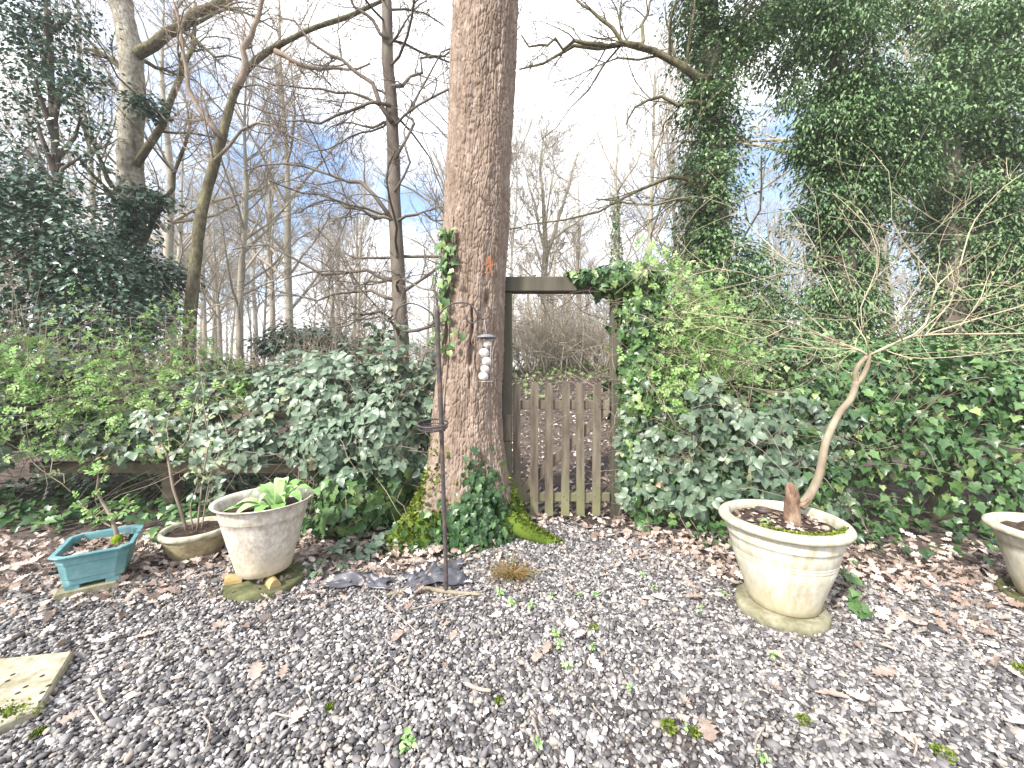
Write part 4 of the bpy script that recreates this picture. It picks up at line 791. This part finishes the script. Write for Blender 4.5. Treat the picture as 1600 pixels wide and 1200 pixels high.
def seedling(name, label, c, n, sz, mat, tm=OVW, group=None, rise=.02, cat='weed'):
    t = thing(name, label, cat, tuple(c), group); a = Acc(); an = rng.uniform(0,6.28,n); rr = sz*rng.uniform(.1,.9,n)
    p = np.c_[c[0]+rr*np.cos(an)*.6, c[1]+rr*np.sin(an)*.6, c[2]+rng.uniform(.3,1,n)*rise]
    leaves(a, tm, p, np.c_[np.cos(an),np.sin(an),rng.uniform(-.1,.5,n)], np.array([0,-.1,1])+rv(n,.3), rng.uniform(.5,1,n)*sz, rng.random(n)); obj('leaves', a, mat, t)
    b = Acc(); tubes(np.stack([np.repeat(np.array([c])-[0,0,.01],n,0), (p+np.array(c))/2, p],1), np.full((n,3),.0012), 3, b, cap=False); obj('stalks', b, mat, t); return t
seedling('seedling', 'green seedling sprouting beside the stump in the acer pot', (A(1200,800,1.78)[0],1.78,.412), 8, .03, m_lime)

# far right pot
FR = (2.60, 1.80)
a = Acc(); lathe(a, [(.001,-.02),(.205,-.02),(.21,.0),(.215,.045),(.205,.048),(.19,.03),(.001,.028)], (FR[0],FR[1],0), 48, .01); tag(obj('pot_saucer', a, m_slabdark), 'dark green saucer under the cropped cream pot by the ivy', 'saucer')
fp = potted('cream_pot', 'cream pot with brown stain beside the ivy hedge, sitting in a dark saucer', [(.15,.031),(.16,.06),(.178,.12),(.195,.19),(.21,.25),(.216,.285),(.222,.288),(.228,.335)], [(.228,.333),(.25,.338),(.262,.35),(.26,.364),(.246,.372),(.226,.372),(.214,.36),(.21,.31)], FR, m_creampot, m_creamrim, .212, .335)
seedling('potted_weed', 'pale green weed growing in the cropped cream pot', (2.50,1.70,.345), 14, .06, m_lime)

# left cream pot on disc with feet
LC = (-1.303, 2.033)
ls = thing('round_slab', 'round dark mossy disc under the speckled cream pot', 'slab', (LC[0], LC[1], 0))
a = Acc(); lathe(a, [(.001,-.02),(.178,-.02),(.186,-.01),(.187,.028),(.18,.036),(.001,.038)], (LC[0]+.01,LC[1],0), 56, .012); obj('disc', a, m_slabdark, ls)
wp = potted('speckled_pot', 'large speckled cream pot raised on little feet and planted with foxglove', [(.118,.082),(.124,.086),(.132,.12),(.146,.175),(.160,.23),(.174,.285),(.186,.335),(.1935,.368),(.1955,.3695),(.197,.374),(.201,.400),(.207,.422),(.217,.438),(.231,.445),(.2335,.449),(.228,.4515),(.212,.443),(.203,.428),(.196,.40),(.19,.37)], None, LC, m_whitepot, None, .196, .395)
for k, an in enumerate((205,318,80)):
    c0 = np.array([LC[0]+.125*math.cos(R(an)), LC[1]+.125*math.sin(R(an)), .038]); ax = np.array([math.cos(R(an)),math.sin(R(an)),0])
    a = Acc(); pr = [(math.cos(q)*.026, math.sin(q)*.040) for q in np.linspace(0,math.pi,9)]; tn = np.array([-ax[1],ax[0],0]); m_ = len(pr)
    v = np.array([c0+tn*x_+np.array([0,0,z_])+ax*s_ for s_ in (-.03,.045) for x_, z_ in pr]); a.add(v, [[0,q+1,q] for q in range(1,m_-1)]+[[m_,m_+q,m_+q+1] for q in range(1,m_-1)], [[q,q+1,m_+q+1,m_+q] for q in range(m_-1)]+[[0,m_,2*m_-1,m_-1]])
    tag(obj('clay_wedge', a, m_brick, smooth=False), 'half round tan clay wedge propping up the speckled pot', 'clay wedge', 'wedges under the speckled pot')
fx = thing('foxglove_plant', 'soft broad pale green leaves filling the speckled pot', 'plant', (LC[0]+.03, LC[1], .395))
def big_leaf(c, az, ln, w, lift, droop, acc, rnd):
    n = 7; s = np.linspace(0,1,n); d = np.array([math.cos(az),math.sin(az),0]); sd_ = np.array([-d[1],d[0],0]); h = lift*np.sin(s*math.pi*.75)*ln-droop*s**2*ln
    w_ = w*np.sin(np.clip(s*.92+.08,0,1)*math.pi)**.8; w_[-1] = .002; mid = c+d*(s*ln)[:, None]+np.array([0,0,1])*h[:, None]
    v = np.vstack([mid-sd_*w_[:, None]+np.array([0,0,.25])*w_[:, None], mid, mid+sd_*w_[:, None]+np.array([0,0,.25])*w_[:, None]])
    acc.add(v, None, [[b_*n+k, (b_+1)*n+k, (b_+1)*n+k+1, b_*n+k+1] for b_ in (0,1) for k in range(n-1)], rnd)
for k, (az, ln, w, lf, dr, ox, oy) in enumerate([(200,.17,.034,.35,.2,0,-.02),(235,.15,.04,.3,.2,.0,-.03),(262,.14,.035,.35,.35,.03,-.02),(300,.13,.035,.4,.5,.05,-.02),(340,.16,.04,.55,.15,.04,0),(10,.17,.04,.55,.1,.03,.03),(150,.13,.03,.8,.1,0,.02),(110,.15,.035,.9,.3,.02,.03),(60,.14,.035,.8,.1,.04,.03),(185,.12,.03,.9,.3,0,0),(320,.10,.02,.9,.2,.03,0),(90,.11,.02,1.2,.3,.02,0),(250,.09,.02,1.0,.2,.02,0),(20,.09,.02,1.2,.2,.03,0),(215,.19,.03,.15,.05,-.02,-.01),(135,.12,.03,1.0,.8,.03,.05)]):
    a = Acc(); big_leaf(np.array([LC[0]+.035+ox, LC[1]+oy, .405]), R(az), ln, w, lf, dr, a, rng.random()); obj('leaf', a, m_lime, fx)
# tan bowl pot with a leggy shrub
BC = (-1.90, 2.33)
bp = potted('tan_bowl_pot', 'low weathered tan bowl pot beside the speckled pot', [(.10,-.01),(.112,.01),(.130,.045),(.146,.085),(.156,.115),(.1575,.118),(.160,.122),(.164,.148)], [(.164,.146),(.174,.150),(.181,.160),(.181,.174),(.174,.183),(.162,.184),(.153,.175),(.150,.14)], BC, m_bowl, m_creamrim, .152, .158)
ss = thing('leggy_shrub', 'thin leggy shrub with few oval leaves rooted in the tan bowl pot', 'shrub', (BC[0], BC[1], .158))
a = Acc(); paths = [([(292,832),(283,800),(270,760),(262,715),(250,690),(225,660)],.009),([(250,690),(240,668),(228,640)],.005),([(262,715),(290,690),(303,640),(310,600)],.004),([(308,830),(312,790),(318,740),(325,690),(318,640)],.006),([(315,828),(322,780),(330,740),(345,700)],.004),([(302,830),(298,790),(310,750),(300,700)],.004),([(270,760),(300,735),(330,728)],.003),([(312,790),(340,770),(330,745)],.003)]
ends = []
for pp_, r_ in paths: q = [P(x,y,2.33) for x,y in pp_]; tube(q, [r_,r_*.55], 6, 14, a); ends += [spline(q, 10)[k] for k in (5,7,8,9)]
obj('stems', a, m_twig, ss); e = np.array(ends); e = np.vstack([e,e])+rv(2*len(e),.02); n = len(e)
k = np.arange(n) % 2 == 0; foliage(ss, OV, m_bramble, e, rv(n)+np.array([0,-.2,-.2]), rv(n,.5)+np.array([0,-.7,.6]), rng.uniform(.05,.085,n), np.clip(rng.normal(.8,.15,n),0,1), n)

# teal planter on a slab
TC = np.array([-2.175, 2.04]); ux = np.array([.813,.582]); uy = np.array([-.582,.813])
tpn = thing('teal_planter', 'teal plastic trough planter with chamfered corners propped on a stone block', 'planter', (TC[0], TC[1], .06))
def octo(w, l, c): return [(-w/2+c,-l/2),(w/2-c,-l/2),(w/2,-l/2+c),(w/2,l/2-c),(w/2-c,l/2),(-w/2+c,l/2),(-w/2,l/2-c),(-w/2,-l/2+c)]
def shell(acc, rings, cap=True):
    vs_ = []
    for w, l, c, z in rings: vs_ += [np.r_[TC+ux*x_+uy*y_, z] for x_, y_ in octo(w, l, c)]
    n = 8; K = len(rings); i = np.arange(K*n).reshape(K,n); j = (np.arange(n)+1) % n
    acc.add(np.array(vs_), [[0,q+1,q] for q in range(1,7)] if cap else None, np.stack([i[:-1], i[:-1][:, j], i[1:][:, j], i[1:]], -1).reshape(-1,4))
a = Acc(); shell(a, [(.205,.275,.03,.066),(.215,.285,.03,.07),(.218,.288,.03,.095),(.226,.296,.032,.099),(.246,.316,.034,.172),(.256,.326,.036,.176),(.262,.332,.038,.208)]); obj('body', a, m_planter, tpn, smooth=False)
a = Acc(); shell(a, [(.262,.332,.038,.207),(.292,.362,.04,.214),(.298,.368,.04,.221),(.294,.364,.04,.226),(.258,.328,.034,.2255),(.252,.322,.034,.218),(.236,.306,.032,.15)], False); obj('rim', a, m_planter, tpn, smooth=False)
a = Acc(); prism(a, [TC+ux*x_+uy*y_ for x_, y_ in octo(.226,.296,.03)], .15, .19); obj('soil', a, m_soil, tpn)
for sx in (-.07,.07): a = Acc(); box(a, np.r_[TC+ux*sx-uy*.115,.058], (.05,.05,.02), [np.r_[ux,0],np.r_[uy,0],[0,0,1]]); obj('foot', a, m_planter, tpn, smooth=False)
a = Acc(); n = 110; q = rng.uniform(-1,1,(n,2)); p = np.c_[TC+np.outer(q[:,0]*.11,ux)+np.outer(q[:,1]*.145,uy), np.full(n,.197)]
for v_ in range(6): k = (np.arange(n) % 6) == v_; leaves(a, OAKS[v_], p[k], rv(k.sum())*np.array([1,1,.1]), np.array([0,0,1])+rv(k.sum(),.35), rng.uniform(.02,.06,k.sum()), np.clip(rng.normal(.4,.25,k.sum()),0,1))
tag(obj('planter_mulch', a, m_litter), 'dead leaf mulch inside the teal planter', 'mulch', kind='stuff')
sb = thing('stone_block', 'weathered stone block under the teal planter', 'block', (TC[0], TC[1], 0)); a = Acc(); box(a, np.r_[TC-ux*.02-uy*.02,.022], (.22,.26,.052), [np.r_[ux,0],np.r_[uy,0],[0,0,1]], .5, .006); obj('stone', a, m_slab, sb, smooth=False)
ps = thing('pruned_shrub', 'cut back shrub with mossy base and fresh yellow green leaves in the teal planter', 'shrub', (-2.10,2.07,.19))
a = Acc(); B0 = P(183,840,2.07); pth = [([(183,842),(180,826),(172,805),(160,785),(150,768)],.009),([(180,826),(160,815),(140,800),(122,782)],.004),([(176,815),(190,800),(205,785)],.0035),([(165,795),(150,805),(130,812)],.003),([(150,770),(153,745),(150,730)],.003)]; ends = []
for pp_, r_ in pth: q = [P(x,y,2.07) for x,y in pp_]; tube(q, [r_*1.3,r_*.6], 7, 12, a); ends += [spline(q,10)[k] for k in (4,6,8,9)]
obj('stems', a, m_twig, ps); a = Acc(); lathe(a, [(.026,-.01),(.028,.02),(.022,.045),(.012,.055),(.001,.058)], (B0[0],2.07,.185), 18, .2); obj('moss', a, m_moss, ps)
e = np.repeat(np.array(ends),2,0)+rv(len(ends)*2,.015); n = len(e); foliage(ps, SPRIG, m_honey, e, rv(n)+np.array([0,-.1,.3]), rv(n,.5)+np.array([0,-.5,.7]), rng.uniform(.03,.06,n), rng.random(n), n, 'leaf_sprig')

# paving stone, bottom left
pv = thing('paving_stone', 'sandy paving stone with dark pits set in the gravel', 'paving', (-1.8,1.28,0))
poly = np.array([(-1.69,1.487),(-2.02,1.43),(-2.12,1.16),(-1.80,1.03),(-1.62,1.10),(-1.51,1.228)]); a = Acc(); prism(a, poly, -.01, .030); cen = poly.mean(0)
v = np.vstack([np.c_[poly,np.full(6,.030)], np.c_[cen+(poly-cen)*.975,np.full(6,.037)]]); a2 = Acc(); a2.add(v, [[6,6+k,7+k] for k in range(1,5)], [[k,(k+1) % 6,6+(k+1) % 6,6+k] for k in range(6)]); a.add(a2.v[0], a2.t[0], a2.q[0]); pst = obj('stone', a, m_paving, pv, smooth=False)
for px, py in ((20,1054),(66,1056),(40,1073),(76,1071),(28,1083),(66,1082),(36,1101),(12,1064)):
    c0 = P(px,py,1)[:]; d = np.array([(px-800)/F,1,-(py-HZ)/F]); t_ = (CH-.037)/(-d[2]); w_ = d*t_
    a = Acc(); lathe(a, [(.001,.0378),(.007,.0378),(.009,.0366)], (w_[0],w_[1],0), 10, .3); obj('pit', a, m_pitshade, pst)  # flat dark disc: the shade inside each pit is put into its colour
n = 240; c0 = np.array([-1.60,1.215]); x = c0[0]+rng.normal(0,.045,n); y = c0[1]+rng.normal(0,.018,n); a = Acc(); leaves(a, SIMPW, np.c_[x,y,np.full(n,.037)], rv(n,.6)+np.array([0,0,1]), rv(n), rng.uniform(.006,.014,n), rng.random(n)); obj('moss', a, bpy.data.materials['moss_tuft'], pv, kind='stuff')

# ------------------------------------------------------------------ bird feeding station
FY = 1.923
fs = thing('feeding_station', 'tall dark iron bird feeding pole with curled hooks before the oak', 'bird feeder', (-.325, FY, 0))
def Q(px, py): return P(px, py, FY)
a = Acc(); tube([G(698,930)-[0,0,.08], Q(696,860), Q(692,740), Q(688,620), Q(684,530), Q(683,478)], [.0105,.0105,.0105,.0125,.0125,.0125], 10, 30, a); pole = obj('pole', a, m_iron, fs)
a = Acc(); tube([Q(683,482),Q(681,460),Q(676,445),Q(678,425)], [.004,.002], 5, 10, a); tube([Q(683,482),Q(684,462),Q(678,450),Q(684,435)], [.004,.002], 5, 10, a); obj('finial', a, m_iron, pole)
def hook(pts, r=.0042): a = Acc(); tube([Q(*p_) for p_ in pts], r, 7, 40, a); return obj('hook', a, m_iron, fs)
hook([(684,492),(678,505),(671,508),(668,506),(673,508),(677,502),(676,492),(664,482),(648,475),(634,475),(621,483),(618,496),(624,505),(632,505),(636,497),(635,491)])
hook([(622,482),(617,496),(610,501),(602,498),(600,490),(604,484)], .0036)
hook([(684,500),(690,508),(694,507),(689,505),(686,494),(694,482),(706,475),(718,473),(732,474),(742,484),(746,495),(742,503),(735,505),(729,499),(727,491)])
hook([(738,478),(746,488),(752,497),(758,498),(764,493),(765,486),(763,479)], .0036)
hook([(686,590),(684,572),(676,555),(670,550),(663,555),(659,570),(655,574),(653,570),(654,563)], .004); hook([(684,560),(683,572),(679,577),(675,574),(673,568)], .0035)
c0 = Q(676,664); a = Acc()
for rr, zz_, rw in ((.075,.008,.005),(.072,-.012,.003),(.055,-.02,.002),(.035,-.022,.0018),(.015,-.022,.0018)):
    an = np.linspace(0,2*math.pi,41); tube(np.c_[c0[0]+rr*np.cos(an), c0[1]+rr*np.sin(an), np.full(41,c0[2]+zz_)], rw, 6, None, a)
for an in np.arange(0,math.pi,R(9)): d = np.array([math.cos(an),math.sin(an),0]); tube([c0+d*.075+[0,0,.008], c0+d*.071+[0,0,-.012], c0+d*.05+[0,0,-.02], c0-d*.05+[0,0,-.02], c0-d*.071+[0,0,-.012], c0-d*.075+[0,0,.008]], .0012, 4, None, a)
V_ = np.vstack(a.v)-c0; ti = R(9); V_ = np.c_[V_[:,0], V_[:,1]*math.cos(ti)-V_[:,2]*math.sin(ti), V_[:,1]*math.sin(ti)+V_[:,2]*math.cos(ti)]+c0; a.v = [V_]; tray = obj('seed_tray', a, m_iron, fs); a = Acc(); pc = Q(690.5,668); lathe(a, [(.017,-.018),(.018,0),(.016,.018)], pc, 16); tube([pc+[-.01,0,0], c0+[.06,-.01,-.005]], .004, 6, None, a); obj('tray_clamp', a, m_iron, tray)
ff = thing('fat_ball_feeder', 'hanging wire feeder of white suet balls under a grey lid', 'bird feeder', tuple(Q(760,596)))
c0 = Q(760,527); a = Acc(); lathe(a, [(.001,.016),(.02,.014),(.038,.008),(.048,-.001),(.048,-.004),(.03,.0),(.001,.002)], c0, 32); lid = obj('lid', a, m_lid, ff)
a = Acc(); tube([Q(757,498),Q(757.5,505),Q(759.5,522)], .0022, 6, 8, a); obj('hanger', a, m_wire, lid)
a = Acc(); zb, zt_ = Q(760,596)[2], c0[2]; 
for an in np.arange(0,2*math.pi,R(45)): d = np.array([math.cos(an)*.031, math.sin(an)*.031]); tube([(c0[0]+d[0],FY+d[1],zb),(c0[0]+d[0],FY+d[1],zt_)], .0008, 4, 2, a)
for z in np.linspace(zb,zt_,6): an = np.linspace(0,2*math.pi,25); tube(np.c_[c0[0]+.031*np.cos(an),FY+.031*np.sin(an),np.full(25,z)], .0009, 4, None, a)
an = np.linspace(0,2*math.pi,29); tube(np.c_[c0[0]+.036*np.cos(an),FY+.036*np.sin(an),np.full(29,zb)], .0016, 4, None, a)
for x_ in (-.02,0,.02): w_ = math.sqrt(.031**2-x_**2); tube([(c0[0]+x_,FY-w_,zb),(c0[0]+x_,FY+w_,zb)], .0012, 4, None, a)
obj('wire_cage', a, m_wire, ff)
for k, (px, py, r_) in enumerate(((762,538,.021),(756.5,551,.0245),(760.5,564.5,.0235),(758,576.5,.0225),(755.5,588,.0245))):
    a = Acc(); c1 = Q(px,py); an = np.linspace(-math.pi/2,math.pi/2,13); lathe(a, np.c_[np.maximum(r_*np.cos(an),.0005), r_*.92*np.sin(an)], (c1[0],FY+.004*((k % 2)-.5),c1[2]), 22, .03); obj('suet_ball', a, m_suet, ff)
# rusty ornament on the trunk
th0 = R(300); q0 = oak_pt(th0, 1.84, .012); tn = np.array([-math.sin(th0),math.cos(th0),0]); upv = np.array([.04,0,1.])
def flat(acc, poly, t_=.006):
    p = np.array(poly); n = len(p); o_ = np.array([math.cos(th0),math.sin(th0),0]); f_ = q0+np.outer(p[:,0],tn)+np.outer(p[:,1],upv)
    acc.add(np.vstack([f_,f_+o_*t_]), [[0,k+1,k] for k in range(1,n-1)]+[[n,n+k,n+k+1] for k in range(1,n-1)], [[k,(k+1) % n,n+(k+1) % n,n+k] for k in range(n)])
orn = thing('rusty_ornament', 'small rusty orange metal figure fixed to the oak bark', 'ornament', tuple(q0))
a = Acc(); flat(a, [(-.012,-.005),(.016,-.005),(.012,.07),(-.010,.07)]); obj('body', a, m_rust, orn, smooth=False)
for nm, pl, t_ in (('arm',[(-.05,.0),(-.05,.008),(-.005,.028),(-.005,.016)],.008),('arm',[(.052,.030),(.055,.022),(.01,.004),(.01,.016)],.0085),('leg',[(-.012,0),(-.002,0),(-.016,-.05),(-.024,-.05)],.007),('leg',[(.004,0),(.015,0),(.032,-.06),(.024,-.062)],.0075)):
    a = Acc(); flat(a, pl, t_); obj(nm, a, m_rust, orn, smooth=False)

# ------------------------------------------------------------------ things lying about
def lay(px, py): return G(px, py)
br_ = Acc(); pts = [lay(x,y)+[0,0,.02] for x,y in ((604,936),(625,930),(645,924),(668,926),(695,930),(722,933),(752,935))]; tube(pts, [.006,.010,.012,.012,.010,.007], 8, 34, br_); tube([pts[2],pts[2]+[-.02,-.03,.02],pts[2]+[-.06,-.06,-.005]], [.006,.003], 6, 8, br_); tag(obj('fallen_branch', br_, m_acer_b), 'pale bent branch lying on leaves at the feeding pole foot', 'branch')
m_stick = mk('pale_stick', [(.3,(.24,.19,.15)),(.7,(.42,.35,.29))], 'noise', 30, .85, .2, (80,.4,.002))
for k, ((x0,y0),(x1,y1),r_) in enumerate([((728,1078),(767,1090),.007),((583,936),(655,1000),.003),((832,1130),(845,1170),.004),((688,946),(735,936),.003),((1418,1150),(1428,1195),.003),((1195,1145),(1180,1190),.003),((155,1085),(165,1110),.004),((140,1115),(158,1145),.004),((428,1125),(458,1132),.003),((318,1130),(322,1180),.003),((480,1090),(482,1120),.0025),((925,1110),(940,1130),.0025),((610,1080),(630,1092),.002),((640,960),(700,948),.003),((1010,860),(1100,905),.003)]):
    p0, p1 = lay(x0,y0)+[0,0,.022], lay(x1,y1)+[0,0,.024]; a = Acc(); tube([p0, (p0+p1)/2+rng.normal(0,.008,3)*[1,1,.3], p1], [r_,r_*.8], 7, 10, a)
    tag(obj('fallen_twig', a, m_stick), 'short pale dry twig lying on the gravel', 'twig', 'dry twigs on the gravel')
# single oak leaves on the gravel
lv_m = [leaf_variant('fallen_leaf%d' % v_, OAKS[v_ % 6], m_litter, 2+v_ % 4) for v_ in range(24)]
for m_ in lv_m: m_.name = 'fallen_leaf'
GL = [(620,1005),(840,1035),(905,1000),(930,1045),(1085,940),(1300,1095),(1340,1100),(1405,1120),(1105,1150),(225,1000),(70,950),(60,975),(345,985),(400,1055),(465,1130),(985,900),(855,1020),(1420,1165),(1590,1140),(1030,940),(1380,1060)]
L2 = [tuple(G(*q)[:2]) for q in GL]
while len(L2) < 125:
    y = 1.1+1.3*rng.random()**.6; x = rng.uniform(-1.38,1.38)*y
    if y < gedge(x)+.1: L2.append((x, y))
for k, (x, y) in enumerate(L2):
    o = bpy.data.objects.new('fallen_leaf', lv_m[k % 24]); C.objects.link(o); s = rng.uniform(.07,.10) if k < 21 else rng.uniform(.025,.06)
    o.location = (x, y, .024); o.rotation_euler = (rng.normal(0,.15), rng.normal(0,.15), rng.uniform(0,6.28)); o.scale = (s,s,s)
    tag(o, 'single dry oak leaf lying loose on the gravel', 'leaf', 'loose oak leaves on the gravel')
WP = [(635,1170,.05),(640,1178,.04),(800,950,.035),(830,955,.035),(870,1000,.03),(875,1018,.03),(885,1050,.03),(925,1020,.03),(930,935,.03),(1020,925,.03),(905,938,.025),(860,940,.025),(1190,1195,.03),(1208,1032,.03),(1130,935,.03),(1094,960,.025),(840,1175,.03),(1070,1150,.02),(985,1085,.02),(780,935,.035),(1005,905,.03)]
for px, py, s in WP: s *= .62; seedling('gravel_weed', 'small bright green weed sprouting through the gravel', tuple(G(px,py)+[0,0,.012]), rng.integers(7,14), s, m_lime, OVW, 'weeds in the gravel', .025)
for px, py, s in ((1475,1183,.03),(1045,1140,.025),(1595,1050,.03),(1255,1130,.022),(515,1110,.015),(780,1100,.014),(60,1150,.018),(928,985,.025),(1085,1150,.015)):
    s *= .7; c0 = G(px,py); t = thing('moss_clump', 'little mossy cushion nestled among the pebbles', 'moss', tuple(c0), 'moss cushions in the gravel'); n = 160; u = nrm(rv(n)); u[:,2] = np.abs(u[:,2]); p = c0+u*np.array([s,s,s*.5])+[0,0,.008]
    a = Acc(); leaves(a, SIMPW, p, u+rv(n,.3), rv(n), rng.uniform(.006,.013,n), rng.random(n)); obj('tufts', a, bpy.data.materials['moss_tuft'], t, kind='stuff')
# bramble runners creeping out over the leaves
for lb, pts in (('bramble runner creeping over dead leaves beside the round dark disc', ((600,800),(575,835),(540,865),(505,890),(492,920))), ('bramble runner lying on dead leaves below the ivy mound', ((610,850),(580,872),(548,880),(520,905))), ('ivy runner trailing behind the cream acer pot onto the leaves', ((1330,880),(1325,910),(1335,945),(1345,975)))):
    w = np.array([G(x,y)+[0,0,.035+.02*(k % 2)] for k, (x,y) in enumerate(pts)]); t = thing('trailing_runner', lb, 'runner', tuple(w[-1]*[1,1,0])); a = Acc(); tube(w, .0022, 5, 24, a); obj('stem', a, m_twig, t)
    sp_ = spline(w, 24); n = 13; ii = rng.integers(2,24,n); foliage(t, TRI if 'bramble' in lb else IVY, m_bramble if 'bramble' in lb else m_ivy, sp_[ii]+rv(n,.012)+[0,0,.015], rv(n)*np.array([1,1,.2]), np.array([0,-.25,1])+rv(n,.3), rng.uniform(.07,.12,n)*(1 if 'bramble' in lb else .55), rng.uniform(.3,.85,n), n)
# dry grass tuft by the oak
gt = thing('grass_tuft', 'dry brown grass tuft at the gravel edge before the oak', 'grass', (*G(800,905)[:2],0)); c0 = G(800,905); n = 170; an = rng.uniform(0,6.28,n); d = np.c_[np.cos(an)*.8,np.sin(an)*.8,rng.uniform(.5,1.6,n)]
g_ = grow(np.repeat(c0[None],n,0)+rv(n,.012)*np.array([1,1,0]), d, rng.uniform(.10,.19,n), 6, .08, -.22); g_[...,2] = np.maximum(g_[...,2],.004); a = Acc(); tubes(g_, np.linspace(.0022,.0006,6)[None]*np.ones((n,1)), 3, a, rng.random(n), cap=False); obj('blades', a, m_straw, gt)
sw = []
# landscape membrane
def sheet(name, label, c, w, l, rot, seed, h=.05):
    n = 26; u, v = np.meshgrid(np.linspace(-.5,.5,n), np.linspace(-.5,.5,n)); q = np.stack([u,v,u*0],-1).reshape(-1,3)
    ed = 1+.25*vnoise(q,5,seed); x = u.ravel()*w*ed; y = v.ravel()*l*ed; z = h*(np.abs(vnoise(q,4.5,seed+1))*1.1+.4*vnoise(q,11,seed+2))*(1-np.maximum(np.abs(u),np.abs(v)).ravel()*1.6)+.022
    z = np.maximum(z,.012); cr_, sr = math.cos(rot), math.sin(rot); V = np.c_[c[0]+x*cr_-y*sr, c[1]+x*sr+y*cr_, z]; i = np.arange(n*n).reshape(n,n); a = Acc(); a.add(V, None, np.stack([i[:-1,:-1],i[:-1,1:],i[1:,1:],i[1:,:-1]],-1).reshape(-1,4)); return tag(obj(name, a, m_tarp), label, 'sheet')
sheet('membrane_sheet', 'crumpled black plastic sheet poking out behind the feeding pole', G(680,908), .30,.20,.35,80,.10); sheet('membrane_sheet', 'torn black plastic sheet edge under leaves left of the feeding pole', G(560,915), .34,.12,-.1,84,.05)

# ------------------------------------------------------------------ thin haze volume added to wash out the distant trees
HAZE = .002
a = Acc(); box(a, (0,70,9), (340,240,24)); hz = obj('haze', a, None, smooth=False); tag(hz, 'thin added haze volume that pales the distant trees', 'haze', kind='stuff')
mh = bpy.data.materials.new('haze'); mh.use_nodes = True; mh.node_tree.nodes.clear()
pvn = mh.node_tree.nodes.new('ShaderNodeVolumePrincipled'); pvn.inputs['Color'].default_value = (.97,.97,1,1); pvn.inputs['Density'].default_value = HAZE; mo = mh.node_tree.nodes.new('ShaderNodeOutputMaterial'); mh.node_tree.links.new(pvn.outputs[0], mo.inputs['Volume'])
hz.data.materials.append(mh)
